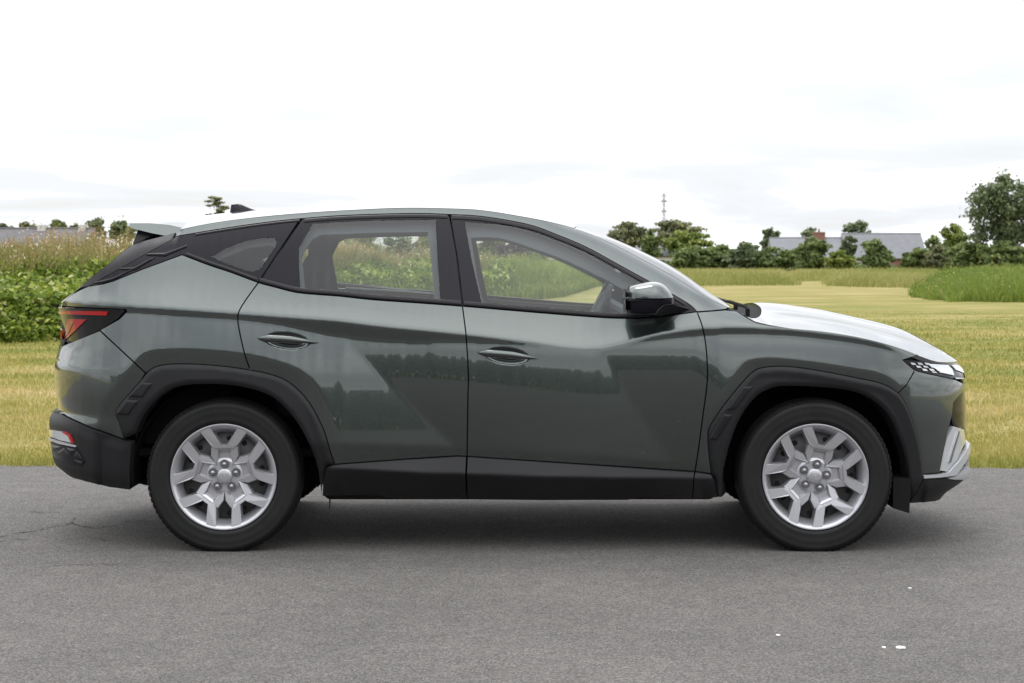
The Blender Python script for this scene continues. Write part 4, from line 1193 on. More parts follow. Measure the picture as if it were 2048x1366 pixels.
# ================================================================== CAR: wheels
WR, RR = 0.350, 0.241
def build_wheel_meshes():
    """meshes in local axes: wheel axis along y, outer face at y = -0.112 (towards -y)"""
    out = {}
    # tyre, outer side at -0.112
    half = [(0.238, -0.070), (0.240, -0.092), (0.247, -0.103), (0.256, -0.107), (0.262, -0.1085), (0.266, -0.1075), (0.285, -0.1115), (0.300, -0.112), (0.316, -0.1095), (0.320, -0.1105), (0.327, -0.107),
            (0.336, -0.101), (0.343, -0.092), (0.3475, -0.080), (0.3495, -0.062), (0.3500, -0.056), (0.3430, -0.055), (0.3430, -0.048), (0.3503, -0.047), (0.3510, -0.020), (0.344, -0.019), (0.344, -0.010), (0.351, -0.009)]
    prof = half + [(r, -y) for r, y in half[::-1]]
    b = MB().lathe_y(prof, 120)
    me = mesh_np('tyre', b.v, [f[::-1] for f in b.f], True); mark_sharp(me, 42); out['tyre'] = me
    # shoulder tread blocks
    t = MB()
    for k in range(78):
        a = 2 * math.pi * k / 78; da = 2 * math.pi / 78 * 0.36
        pts = []
        for (r, y) in ((0.3375, -0.1025), (0.3445, -0.0935), (0.3490, -0.082), (0.3508, -0.064)):
            pts.append((r, y))
        for yy in (1, -1):
            ring0 = [((r + .0014) * math.cos(a - da), yy * y - yy * .0010, (r + .0014) * math.sin(a - da)) for r, y in pts]
            ring1 = [((r + .0014) * math.cos(a + da), yy * y - yy * .0010, (r + .0014) * math.sin(a + da)) for r, y in pts]
            f = [(j, j + 1, 4 + j + 1, 4 + j) for j in range(3)]
            t.add(ring0 + ring1, f if yy < 0 else [q[::-1] for q in f])
    out['tread'] = mesh_np('tread_block', t.v, t.f)
    # cover dish / rim ring
    prof = [(0.2395, -0.080), (0.2415, -0.098), (0.2405, -0.1035), (0.2370, -0.1045), (0.2300, -0.1015), (0.2210, -0.092), (0.2120, -0.076), (0.2040, -0.060), (0.1990, -0.048), (0.1970, -0.034)]
    b = MB().lathe_y(prof, 96)
    me = mesh_np('cover_rim', b.v, [f[::-1] for f in b.f], True); mark_sharp(me, 50); out['rim'] = me
    # black steel wheel behind with round holes: disc made as a ring of pads
    b = MB().lathe_y([(0.205, -0.030), (0.19, -0.030), (0.165, -0.046), (0.12, -0.052), (0.07, -0.046), (0.0, -0.046)], 60)
    out['steel'] = mesh_np('steel_wheel', b.v, [f[::-1] for f in b.f], True)
    h = MB()
    for k in range(15):
        a = 2 * math.pi * (k + 0.5) / 15
        c = (0.171 * math.cos(a), 0.171 * math.sin(a))
        h.lathe_y([(0.0, -0.0475), (0.012, -0.0475), (0.0125, -0.044)], 12, c[0], c[1])
    out['holes'] = mesh_np('vent_hole', h.v, h.f)
    # wishbone spokes
    s = MB()
    def rot(p, a): return (p[0] * math.cos(a) - p[1] * math.sin(a), p[0] * math.sin(a) + p[1] * math.cos(a))
    def plate(pts, yb=-0.046, ch=0.0045):
        """pts: (x, z, y_top) in cover radii, counter-clockwise; chamfered top"""
        P = [(p[0] * RR, p[1] * RR, p[2]) for p in pts]
        n = len(P)
        def ins(i):
            x0, z0, _ = P[i - 1]; x1, z1, y1 = P[i]; x2, z2, _ = P[(i + 1) % n]
            e1 = Vector((x1 - x0, z1 - z0)).normalized(); e2 = Vector((x2 - x1, z2 - z1)).normalized()
            n1 = Vector((-e1.y, e1.x)); n2 = Vector((-e2.y, e2.x)); m = n1 + n2
            m = m * (2 / max(m.length_squared, 0.8)) * 0.5 * 2
            return (x1 + m.x * ch * 0.5 * 1.0, z1 + m.y * ch * 0.5 * 1.0)
        area = sum(P[i - 1][0] * P[i][1] - P[i][0] * P[i - 1][1] for i in range(n))
        if area < 0: P = P[::-1]
        base = []; r1 = []; r2 = []
        for i in range(n):
            xi, zi = ins(i)
            xo = P[i][0] - (xi - P[i][0]) * 2.2; zo = P[i][1] - (zi - P[i][1]) * 2.2
            base.append((xo, yb, zo)); r1.append((P[i][0], P[i][2] + 0.003, P[i][1])); r2.append((xi, P[i][2], zi))
        s.loft([base, r1, r2], False, True)
    for k in range(5):
        a = 2 * math.pi * k / 5
        for sg in (1, -1):
            arm = [(0.462, 0.866, -0.1010), (0.272, 0.938, -0.1010), (0.070, 0.625, -0.093), (0.050, 0.555, -0.090), (0.160, 0.515, -0.088), (0.248, 0.585, -0.092)]
            q = []
            for x, z, y in arm:
                xx, zz = rot((sg * x, z), a); q.append((xx, zz, y))
            plate(q)
            leg = [(0.252, 0.565, -0.0800), (0.105, 0.540, -0.0810), (0.115, 0.400, -0.076), (0.150, 0.250, -0.0710), (0.147, 0.202, -0.0690), (0.1852, 0.2549, -0.0705), (0.256, 0.385, -0.0745)]
            q = []
            for x, z, y in leg:
                xx, zz = rot((sg * x, z), a); q.append((xx, zz, y))
            plate(q)
        jn = [(-0.150, 0.528, -0.0885), (0.150, 0.528, -0.0885), (0.085, 0.600, -0.091), (-0.085, 0.600, -0.091)]
        plate([(*rot((x, z), a), y) for x, z, y in jn])
        jn = [(-0.09, 0.47, -0.080), (0.09, 0.47, -0.080), (0.150, 0.530, -0.0865), (-0.150, 0.530, -0.0865)]
        plate([(*rot((x, z), a), y) for x, z, y in jn])
        jn = [(-0.17, 0.27, -0.0540), (0.17, 0.27, -0.0540), (0.15, 0.52, -0.0560), (-0.15, 0.52, -0.0560)]
        plate([(*rot((x, z), a), y) for x, z, y in jn])
    s.lathe_y([(0.082, -0.050), (0.082, -0.060), (0.070, -0.064), (0.0, -0.064)], 40)
    me = mesh_np('wheel_cover', s.v, s.f); out['cover'] = me
    c = MB().lathe_y([(0.036, -0.062), (0.0355, -0.072), (0.033, -0.076), (0.026, -0.0785), (0.0, -0.0795)], 40)
    me = mesh_np('centre_cap', c.v, [f[::-1] for f in c.f], True); mark_sharp(me, 50); out['cap'] = me
    # slanted H emblem, slightly raised, inside an oval ring
    g = MB()
    def bar(p, q, w):
        p = Vector(p); q = Vector(q); t = (q - p).normalized(); nn = Vector((-t.y, t.x)) * w / 2
        c4 = [p + nn, p - nn, q - nn, q + nn]
        g.loft([[(v.x, -0.0780, v.y) for v in c4], [(v.x, -0.0808, v.y) for v in c4]])
    bar((-0.0105, -0.008), (-0.0065, 0.008), 0.0034); bar((0.0065, -0.008), (0.0105, 0.008), 0.0034); bar((-0.008, -0.0018), (0.008, 0.0018), 0.003)
    ring = [(0.0205 * math.cos(q), 0.0135 * math.sin(q)) for q in [2 * math.pi * k / 28 for k in range(29)]]
    for p, q in zip(ring[:-1], ring[1:]): bar(p, q, 0.0022)
    out['emblem'] = mesh_np('emblem', g.v, g.f)
    n_ = MB().lathe_y([(0.0150, -0.064), (0.0145, -0.070), (0.0115, -0.0715), (0.0110, -0.081), (0.009, -0.0855), (0.005, -0.088), (0.0, -0.0885)], 18)
    out['nut'] = mesh_np('wheel_nut', n_.v, [f[::-1] for f in n_.f], True)
    cup = MB().lathe_y([(0.0215, -0.0715), (0.0195, -0.0700), (0.0180, -0.0645), (0.0, -0.0643)], 20)
    out['cup'] = mesh_np('nut_pocket', cup.v, [f[::-1] for f in cup.f], True)
    return out
WM = build_wheel_meshes()
for k_, m_ in (('tyre', 'rubber'), ('tread', 'rubber'), ('rim', 'silver'), ('steel', 'steel'), ('holes', 'dark'), ('cover', 'silver'), ('cap', 'silver'), ('emblem', 'silver'), ('nut', 'nut'), ('cup', 'silver')):
    WM[k_].materials.append(M[m_])
XRW, XFW = -1.3055, 1.374
def wheel(x, side, spin):
    w = empty('wheel', (x, -0.788 * side, 0.350), car)
    w.rotation_euler = (0, rad(spin), 0 if side > 0 else math.pi)
    if side < 0: w.rotation_euler = (0, rad(spin), math.pi)
    for k_, nm in (('tyre', 'tyre'), ('rim', 'cover_rim'), ('steel', 'steel_wheel'), ('cover', 'wheel_cover'), ('cap', 'centre_cap'), ('emblem', 'emblem')):
        obj(nm, WM[k_], None, w)
    o = obj('tread', WM['tread'], None, w); o['kind'] = 'stuff'
    o = obj('vent_holes', WM['holes'], None, w); o['kind'] = 'stuff'
    for k in range(5):
        a = 2 * math.pi * k / 5
        for kk in ('nut', 'cup'):
            o = obj('wheel_nut' if kk == 'nut' else 'nut_pocket', WM[kk], None, w)
            o.location = (0.2300 * RR * math.sin(a), 0, 0.2300 * RR * math.cos(a)) 
    return w
wheel(XRW, 1, 0.0); wheel(XFW, 1, 12.0); wheel(XRW, -1, 30); wheel(XFW, -1, 50)

# brake discs, wheel housings, underbody
for x in (XRW, XFW):
    for sgn in (-1, 1):
        y = 0.70 * sgn
        MB().lathe_y([(0.06, y - .012), (0.150, y - .012), (0.150, y + .012), (0.06, y + .012)], 40, x, 0.35, True).build('brake_disc', M['disc'], car, angle=30)
        prof = []
        R = 0.425
        b = MB(); n = 30; a0, a1 = rad(-8), rad(188)
        ring_o = [(x + R * math.cos(a), sgn * 0.86, 0.355 + R * math.sin(a)) for a in np.linspace(a0, a1, n)]
        ring_i = [(x + R * math.cos(a), sgn * 0.50, 0.355 + R * math.sin(a)) for a in np.linspace(a0, a1, n)]
        b.loft([ring_o, ring_i], False, True, closed=False)
        b.build('wheel_liner', M['dark'], car)
b = MB()
b.box(-1.90, 1.85, -0.52, 0.52, 0.27, 0.42, 0.03)
b.build('underbody', M['dark'], car)
MB().box(-0.86, 0.93, -0.865, -0.52, 0.243, 0.40, 0.02).build('side_rail', M['dark'], car)
MB().box(-0.86, 0.93, 0.52, 0.86, 0.255, 0.40, 0.02).build('side_rail', M['dark'], car)
for sgn in (-1, 1):
    # flap ahead of the front wheel and drain stub behind the rear one
    x0 = float(PXX(1781, 8.6)); x1 = float(PXX(1813, 8.6))
    zb0, zb1 = float(PXZ(1013, 8.6)), float(PXZ(1023, 8.6))
    V = [(x0, sgn * .86, zb0), (x1, sgn * .86, zb1), (x1 + .01, sgn * .86, .34), (x0, sgn * .86, .34)]
    V += [(p[0], sgn * .60, p[2]) for p in V]
    MB().add(V, [(0, 1, 2, 3), (7, 6, 5, 4), (0, 4, 5, 1), (1, 5, 6, 2), (2, 6, 7, 3), (3, 7, 4, 0)]).build('air_flap', M['dark'], car)
xs_ = float(PXX(659, 8.65)); MB().tube([(xs_, -.75, .27), (xs_ + .002, -.75, .22), (xs_, -.75, .185)], [.004, .0035, .002], 6).build('drain_stub', M['dark'], car)
MB().lathe_y([(0.085, -0.35), (0.09, -0.30), (0.09, 0.30), (0.085, 0.35)], 20, -1.75, 0.33).build('silencer', M['dark'], car)
MB().tube([(XRW, -0.62, .33), (XRW, .62, .33)], .045, 10).build('rear_axle', M['dark'], car)
MB().tube([(XFW, -0.62, .33), (XFW, .62, .33)], .04, 10).build('front_axle', M['dark'], car)

# ================================================================== CAR: interior
MB().box(-1.75, 1.0, -0.72, 0.72, 0.42, 0.46, 0.01).build('cabin_floor', M['dark'], car)
MB().box(-2.02, -1.30, -0.66, 0.66, 0.46, 0.80, 0.02).build('boot_floor', M['dark'], car)
def loft_x(secs, name, mat, parent, ang=45):
    return MB().loft(secs).build(name, mat, parent, angle=ang)
def dash():
    prof = [(0.68, 0.72), (0.62, 0.84), (0.60, 0.93), (0.64, 1.01), (0.72, 1.055), (0.80, 1.070), (0.98, 1.075), (1.00, 0.72)]
    rings = [[(x, y, z - 0.02 * abs(y) ** 3) for x, z in prof] for y in np.linspace(-0.74, 0.74, 13)]
    loft_x(rings, 'dashboard', M['dash'], car)
dash()
def blob(cx, cy, cz, rx, ry, rz, e=2.6, n=14, m=20):
    def se(c, p): return math.copysign(abs(c) ** (2 / p), c)
    rings = []
    for i in range(n + 1):
        a = -math.pi / 2 + math.pi * (0.02 + 0.96 * i / n)
        rings.append([(cx + rx * se(math.cos(a), e) * se(math.cos(b_), e), cy + ry * se(math.cos(a), e) * se(math.sin(b_), e), cz + rz * se(math.sin(a), e)) for b_ in [2 * math.pi * k / m for k in range(m)]])
    return rings
def seat(x, y, w, hx):
    s = empty('seat', (0, 0, 0), car)
    MB().loft(blob(x + 0.02, y, 0.66, 0.27, w, 0.10)).build('seat_cushion', M['seat'], s, smooth=True)
    r = blob(0, 0, 0, 0.075, w, 0.33)
    r = [[(x - 0.24 - 0.34 * (p[2]) + p[0], y + p[1], 0.93 + p[2]) for p in ring] for ring in r]
    MB().loft(r).build('backrest', M['seat'], s, smooth=True)
    r = blob(0, 0, 0, 0.055, 0.13, 0.085)
    r = [[(x - 0.40 + p[0] - .2 * p[2], y + p[1], 1.345 + hx + p[2]) for p in ring] for ring in r]
    MB().loft(r).build('headrest', M['seat'], s, smooth=True)
    for q in (-0.05, 0.05):
        MB().tube([(x - 0.345, y + q, 1.2), (x - 0.385, y + q, 1.31)], 0.008, 6).build('headrest_post', M['chrome'], s)
seat(0.09, -0.37, 0.25, -0.04); seat(0.09, 0.37, 0.25, -0.04)
rs = empty('rear_bench', (0, 0, 0), car)
MB().loft(blob(-0.88, 0, 0.66, 0.27, 0.64, 0.10, 4)).build('seat_cushion', M['seat'], rs, smooth=True)
r = blob(0, 0, 0, 0.08, 0.64, 0.28, 4)
MB().loft([[(-1.16 - 0.40 * p[2] + p[0], p[1], 0.93 + p[2]) for p in ring] for ring in r]).build('backrest', M['seat'], rs, smooth=True)
for y in (-0.40, 0.40, 0.0):
    r = blob(0, 0, 0, 0.05, 0.12, 0.06)
    MB().loft([[(-1.30 + p[0] - .2 * p[2], y + p[1], 1.235 + p[2]) for p in ring] for ring in r]).build('headrest', M['seat'], rs, smooth=True)
def steering():
    s = empty('steering_wheel', (0.425, -0.37, 1.13), car)
    s.rotation_euler = (0, rad(-62), 0)
    R = 0.175; b = MB(); n = 40; rings = []
    for k in range(n):
        a = 2 * math.pi * k / n
        rings.append([((R + 0.015 * math.cos(q)) * math.cos(a), (R + 0.015 * math.cos(q)) * math.sin(a), 0.015 * math.sin(q)) for q in [2 * math.pi * j / 10 for j in range(10)]])
    b.loft(rings + [rings[0]], False, False); b.build('rim', M['rim_sheen'], s, smooth=True)
    MB().loft(blob(0, 0, -0.01, 0.065, 0.075, 0.03)).build('hub', M['dash'], s, smooth=True)
    for a in (0, math.pi, math.pi * 1.5):
        MB().tube([(0.05 * math.sin(a), 0.05 * math.cos(a), -0.01), (R * math.sin(a), R * math.cos(a), 0)], [0.02, 0.012], 8).build('spoke', M['skid'], s, smooth=True)
    MB().tube([(0, 0, -0.02), (0, 0, -0.25)], 0.04, 12).build('column', M['dash'], s)
steering()
MB().tube([(0.5, -0.03, 1.42), (0.47, -0.03, 1.40)], 0.01, 6).build('mirror_stalk', M['dash'], car)
MB().box(0.44, 0.47, -0.15, 0.09, 1.345, 1.405, 0.01).build('rear_view_mirror', M['dash'], car)

# ================================================================== VEGETATION AND BUILDINGS
BARK = plain('bark', (0.09, 0.075, 0.06), 0.9, noise=0.3, nscale=8)
GREENS = {
    'dark': foliage_mat('dark_foliage', [(0.0, (0.056, 0.079, 0.042)), (0.5, (0.129, 0.166, 0.079)), (1.0, (0.282, 0.320, 0.160))]),
    'mid': foliage_mat('mid_foliage', [(0.0, (0.062, 0.095, 0.031)), (0.5, (0.149, 0.196, 0.062)), (1.0, (0.315, 0.359, 0.131))]),
    'light': foliage_mat('light_foliage', [(0.0, (0.083, 0.117, 0.022)), (0.5, (0.179, 0.227, 0.047)), (1.0, (0.343, 0.378, 0.103))]),
    'olive': foliage_mat('olive_foliage', [(0.0, (0.084, 0.094, 0.047)), (0.5, (0.168, 0.181, 0.088)), (1.0, (0.319, 0.319, 0.160))]),
    'purple': foliage_mat('purple_foliage', [(0.0, (0.036, 0.022, 0.029)), (0.5, (0.072, 0.043, 0.055)), (1.0, (0.132, 0.084, 0.096))]),
    'bramble': foliage_mat('bramble_leaves', [(0.0, (0.048, 0.082, 0.011)), (0.35, (0.133, 0.197, 0.022)), (0.7, (0.250, 0.316, 0.042)), (0.9, (0.369, 0.408, 0.080)), (1.0, (0.564, 0.562, 0.254))], 0.4, 0.55, 0.22),
    'meadow': foliage_mat('meadow_grass', [(0.0, (0.197, 0.219, 0.054)), (0.45, (0.302, 0.304, 0.095)), (0.8, (0.401, 0.348, 0.142)), (1.0, (0.514, 0.340, 0.203))], 0.4),
    'lush': foliage_mat('lush_tall_grass', [(0.0, (0.110, 0.166, 0.025)), (0.5, (0.211, 0.271, 0.048)), (0.9, (0.319, 0.347, 0.087)), (1.0, (0.464, 0.416, 0.150))], 0.4),
    'dry': foliage_mat('dry_weeds', [(0.0, (0.144, 0.149, 0.046)), (0.35, (0.261, 0.235, 0.077)), (0.7, (0.369, 0.293, 0.122)), (0.9, (0.390, 0.231, 0.108)), (0.97, (0.431, 0.267, 0.144)), (1.0, (0.739, 0.687, 0.523))], 0.35),
}

def leaf_quads(C, Nrm, size, r):
    """diamond leaves centred at C, facing roughly Nrm"""
    n = len(C)
    a = r.normal(size=(n, 3)); Nn = Nrm / (np.linalg.norm(Nrm, axis=1, keepdims=True) + 1e-9)
    t = np.cross(Nn, a); t /= np.linalg.norm(t, axis=1, keepdims=True) + 1e-9
    b = np.cross(Nn, t)
    s = (size * r.uniform(0.6, 1.35, n))[:, None]
    V = np.stack([C - t * s * 0.55, C + b * s * 0.36 + Nn * s * 0.10, C + t * s * 0.60, C - b * s * 0.36 + Nn * s * 0.10], 1).reshape(-1, 3)
    F = np.arange(n * 4).reshape(-1, 4)
    return V, F

def crown_points(lobes, n, r, shell=0.45):
    vol = np.array([l[3] * l[4] * l[5] for l in lobes]) ** 0.75; vol /= vol.sum()
    k = r.choice(len(lobes), n, p=vol)
    L = np.array(lobes)[k]
    d = r.normal(size=(n, 3)); d /= np.linalg.norm(d, axis=1, keepdims=True)
    q = r.uniform(0, 1, n) ** shell
    q *= 1 + 0.22 * r.normal(size=n)
    C = L[:, :3] + d * L[:, 3:6] * q[:, None]
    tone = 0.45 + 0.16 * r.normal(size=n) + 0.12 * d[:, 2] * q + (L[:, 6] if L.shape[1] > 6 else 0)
    return C, d + 0.7 * r.normal(size=(n, 3)) + [0, 0, 0.3], np.clip(tone, 0.02, 0.98)

def tree(name, label, cat, px, top, base, wpx, d, mat, n, seed, group=None, trunk=0.35, airy=0.0, nl=9, leaf=None, shape='round', ground=None):
    """a tree or bush whose crown spans wpx photo-pixels and reaches from pixel row top down to base, at distance d"""
    r = np.random.default_rng(seed)
    x, y, zt = px_at(px, top, d); _, _, zb = px_at(px, base, d)
    g = float(ground_z(np.array(x), np.array(y))) if ground is None else ground
    W = wpx / FPX * d; H = zt - zb
    c0 = zb + H * trunk * 0.5 if trunk > 0 else zb
    lobes = []
    Hc = zt - c0
    nl = int(nl * 2.4)
    for k in range(nl):
        if shape == 'cone':
            f = (k + 0.5) / nl; rr = W * 0.5 * (1 - f) ** 0.8
            a = r.uniform(0, 6.28); lobes.append((x + rr * .45 * math.cos(a), y + rr * .45 * math.sin(a), c0 + Hc * f * 0.95, rr * .7 + .05 * W, rr * .7 + .05 * W, Hc * .10, r.normal() * .05))
            continue
        if shape == 'flat':
            f = 1 - 0.30 * (k + .5) / nl; a = r.uniform(0, 6.28); rr = W * .42 * r.uniform(.1, 1)
            lobes.append((x + rr * math.cos(a), y + rr * math.sin(a), c0 + Hc * f, W * r.uniform(.10, .22), W * .12, Hc * .014, r.normal() * .08))
            continue
        a = r.uniform(0, 6.28); f = r.uniform(0.12, 0.86)
        prof = math.sqrt(max(0.05, 1 - ((f - 0.42) / 0.62) ** 2)) if shape == 'round' else (1 - 0.5 * f)
        rad_ = r.uniform(0.05, 1.0) ** 0.7 * W * 0.40 * prof
        s = r.uniform(0.09, 0.20) * (1 - 0.25 * airy)
        lobes.append((x + rad_ * math.cos(a), y + rad_ * math.sin(a) * 0.8, c0 + Hc * f, W * s, W * s * .8, Hc * r.uniform(0.06, 0.13), r.normal() * .10))
    if shape != 'flat': lobes.append((x, y, zt - Hc * 0.10, W * 0.13, W * 0.13, Hc * 0.10, 0.05))
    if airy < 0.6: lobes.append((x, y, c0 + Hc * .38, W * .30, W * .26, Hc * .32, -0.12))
    C, N_, tone = crown_points(lobes, int(n * 0.85), r, 0.55)
    C[:, 2] = np.maximum(C[:, 2], g + 0.05)
    leaf = leaf or d / FPX * 7.5
    V, F = leaf_quads(C, N_, leaf, r)
    root = empty(name, (x, y, g))
    tag(root, label, cat, group)
    me = mesh_np('crown', V - [x, y, g], F); face_attr(me, 'tone', tone)
    obj('crown', me, mat, root)
    tb = MB(); th = max(0.03, W * 0.03)
    tb.tube([(0, 0, -0.1), (W * .01, 0, (c0 - g) * .6), (-W * .01, 0, (c0 - g) + Hc * .35), (W * 0.01, 0, c0 - g + Hc * .75)], [th * 1.3, th, th * .7, th * .2], 7)
    tr = tb.build('trunk', BARK, root, smooth=True)
    for k in range(min(6, nl)):
        l = lobes[k]
        MB().tube([(0, 0, (c0 - g) + Hc * .12), ((l[0] - x) * .55, (l[1] - y) * .55, (l[2] - g) * .5 + .5 * (c0 - g + Hc * .15)), (l[0] - x, l[1] - y, l[2] - g)], [th * .6, th * .35, th * .1], 5).build('limb', BARK, tr, smooth=True)
    return root

G = GREENS
# ---- right-hand skyline
tree('tree', 'open airy tree left of the radio mast, next to the brick chimney', 'tree', 1257, 443, 505, 112, 190, G['olive'], 3000, 21, airy=0.75, nl=12)
tree('tree', 'dense round tree directly below the radio mast', 'tree', 1350, 440, 508, 122, 205, G['olive'], 4200, 22, nl=11)
tree('tree', 'pale green spreading tree in front of the mast, above the hedge', 'tree', 1366, 462, 520, 132, 178, G['light'], 3800, 23, nl=10, airy=0.3)
tree('tree', 'small loose tree beside the small grey roof with brick chimney', 'tree', 1300, 458, 530, 56, 182, G['mid'], 1700, 24, nl=7)
BG = 'bushes along the far edge of the meadow'
bushes = [
 ('rounded dark bush at the left end of the far hedge', 1388, 491, 541, 76, 172, 'mid', 3000),
 ('second rounded bush from the left end of the far hedge', 1444, 489, 541, 70, 174, 'mid', 2800),
 ('pointed middle bush of the far hedge', 1490, 484, 541, 62, 171, 'dark', 2600),
 ('low bush of the far hedge just left of the long slate roof', 1545, 494, 541, 84, 172, 'mid', 3000),
 ('tall upright bush in front of the left half of the slate roof', 1625, 474, 539, 62, 165, 'mid', 3200),
 ('pale yellow-green shrub between two dark bushes before the slate roof', 1682, 500, 539, 54, 160, 'light', 1800),
 ('conical bush in front of the right half of the slate roof', 1752, 478, 539, 60, 163, 'mid', 2800),
 ('small bush below the right gable of the slate-roofed house', 1835, 496, 540, 60, 162, 'mid', 2200),
 ('low shrub between the gable end and the bright green tree', 1880, 490, 540, 60, 158, 'olive', 2200),
 ('dense bush under the big tree, its left side', 1938, 484, 541, 84, 152, 'mid', 3400),
 ('dense dark bush under the big tree at the right picture edge', 2010, 480, 543, 100, 148, 'mid', 3800),
]
for i, (lb, px, t, b_, w, d, m_, n) in enumerate(bushes):
    tree('bush', lb, 'bush', px, t, b_ + 3, w * 1.36, d, G[m_], int(n * 1.5), 40 + i, BG, trunk=0.0, nl=12)
tree('tree', 'small dark tree standing before the step in the slate roof', 'tree', 1696, 471, 525, 36, 168, G['dark'], 1500, 60, nl=7)
tree('tree', 'bright green tree left of the big tree at right', 'tree', 1908, 447, 525, 66, 160, G['light'], 3000, 61, nl=10, airy=0.3)
tree('tree', 'tall dark tree at the right picture edge, tallest in view', 'tree', 2008, 342, 535, 165, 150, G['dark'], 8500, 62, nl=26, airy=0.5, trunk=0.25)
tree('tree', 'slim dark tree rising behind the left end of the slate roof', 'tree', 1540, 456, 520, 46, 250, G['dark'], 1500, 63, nl=8, airy=0.3)
tree('tree', 'dark tree behind the brick chimney of the slate roof', 'tree', 1622, 455, 520, 74, 265, G['dark'], 1600, 64, nl=8)
tree('tree', 'wide umbrella-shaped oak behind the ridge of the slate roof', 'tree', 1722, 441, 520, 84, 270, G['dark'], 2200, 65, nl=11, airy=0.4)
tree('tree', 'rounded green tree just right of the slate roof gable', 'tree', 1868, 472, 530, 44, 240, G['mid'], 1300, 66, nl=7)
# ---- left-hand skyline
LG = 'trees on the left skyline'
for i, (lb, px, t, w, m_) in enumerate([('dark tree on the skyline at the left picture edge', 6, 446, 52, 'dark'), ('second skyline tree from the left picture edge', 52, 444, 52, 'olive'),
        ('widest rounded tree of the left skyline, above the grey roof', 112, 439, 62, 'mid'), ('small skyline tree between the two pale chimneys', 152, 448, 34, 'olive'),
        ('tall skyline tree right of the grey roof on the left', 196, 435, 54, 'dark'), ('skyline tree half hidden behind the tip of the rear spoiler', 246, 442, 66, 'dark')]):
    tree('tree', lb, 'tree', px, t, 500, w, 150, G[m_], 2000, 80 + i, LG, nl=9)
tree('pine_tree', 'wind-bent pine top showing over the roof behind the antenna fin', 'tree', 436, 393, 520, 60, 120, G['olive'], 1300, 90, nl=6, airy=0.8, trunk=0.0, shape='flat', leaf=0.16)
# ---- trees seen through the car windows
WG = 'trees seen through the car windows'
for i, (lb, px, t, b_, w, d, m_) in enumerate([('leafy tree seen through the left part of the rear door window', 715, 462, 530, 100, 85, 'mid'), ('dark tree seen through the middle of the rear door window', 800, 466, 535, 90, 82, 'dark'),
        ('pale willowy tree seen at the right end of the rear door window', 862, 455, 535, 64, 86, 'light'), ('leafy tree seen at the left end of the front door window', 975, 468, 535, 80, 95, 'mid'),
        ('green bush seen right of the purple one through the front window', 1078, 484, 535, 66, 92, 'mid')]):
    tree('tree', lb, 'tree', px, t, b_, w, d, G[m_], 2600, 100 + i, WG, nl=10)
tree('bush', 'dark purple-leaved bush seen through the front door window', 'bush', 1022, 486, 530, 76, 88, G['purple'], 2600, 110, trunk=0.0)

# ---- houses
M['slate'] = plain('grey_slate', (0.165, 0.168, 0.185), 0.6, noise=0.12, nscale=1.5)
M['slate_dark'] = plain('weathered_dark_slate', (0.085, 0.082, 0.095), 0.7, noise=0.15, nscale=1.5)
M['brick'] = plain('red_brick', (0.20, 0.105, 0.085), 0.9, noise=0.2, nscale=3)
M['render'] = plain('pale_render', (0.55, 0.54, 0.52), 0.85)
M['gutter'] = plain('dark_gutter', (0.03, 0.03, 0.03), 0.6)
M['pane'] = plain('dark_window_pane', (0.03, 0.035, 0.04), 0.1)
M['white'] = plain('white_frame', (0.7, 0.7, 0.7), 0.6)
def slate_roof(name, parent, xl, xr, yf, zr, ze_, depth, sm='slate'):
    """pitched roof built as courses of slate, ridge along x"""
    n = 9; dz = (zr - ze_) / n
    root = None
    half = depth / 2
    V = []; F = []
    roof_o = MB()
    roof_o.add([(xl, yf - .25, ze_), (xr, yf - .25, ze_), (xr, yf + half, zr), (xl, yf + half, zr), (xl, yf + depth + .25, ze_), (xr, yf + depth + .25, ze_)],
               [(0, 1, 2, 3), (3, 2, 5, 4), (0, 3, 4), (1, 5, 2)])
    ro = roof_o.build(name, M[sm], parent)
    for k in range(n):
        z0 = ze_ + dz * k; z1 = z0 + dz * 1.04; t0 = k / n; t1 = (k + 1.04) / n
        y0 = yf - .25 + (half + .25) * t0; y1 = yf - .25 + (half + .25) * t1
        MB().add([(xl - .02, y0 - .02, z0 + .01), (xr + .02, y0 - .02, z0 + .01), (xr + .02, y1 - .02, z1 + .03), (xl - .02, y1 - .02, z1 + .03), (xl - .02, y0 - .02, z0 - .03), (xr + .02, y0 - .02, z0 - .03)],
                 [(0, 1, 2, 3), (4, 5, 1, 0)]).build('slate_course', M[sm], ro)
    MB().tube([(xl, yf + half, zr + .03), (xr, yf + half, zr + .03)], .09, 8).build('ridge_tile', M[sm], ro)
    MB().tube([(xl, yf - .30, ze_ - .03), (xr, yf - .30, ze_ - .03)], .06, 6).build('gutter', M['gutter'], ro)
    return ro
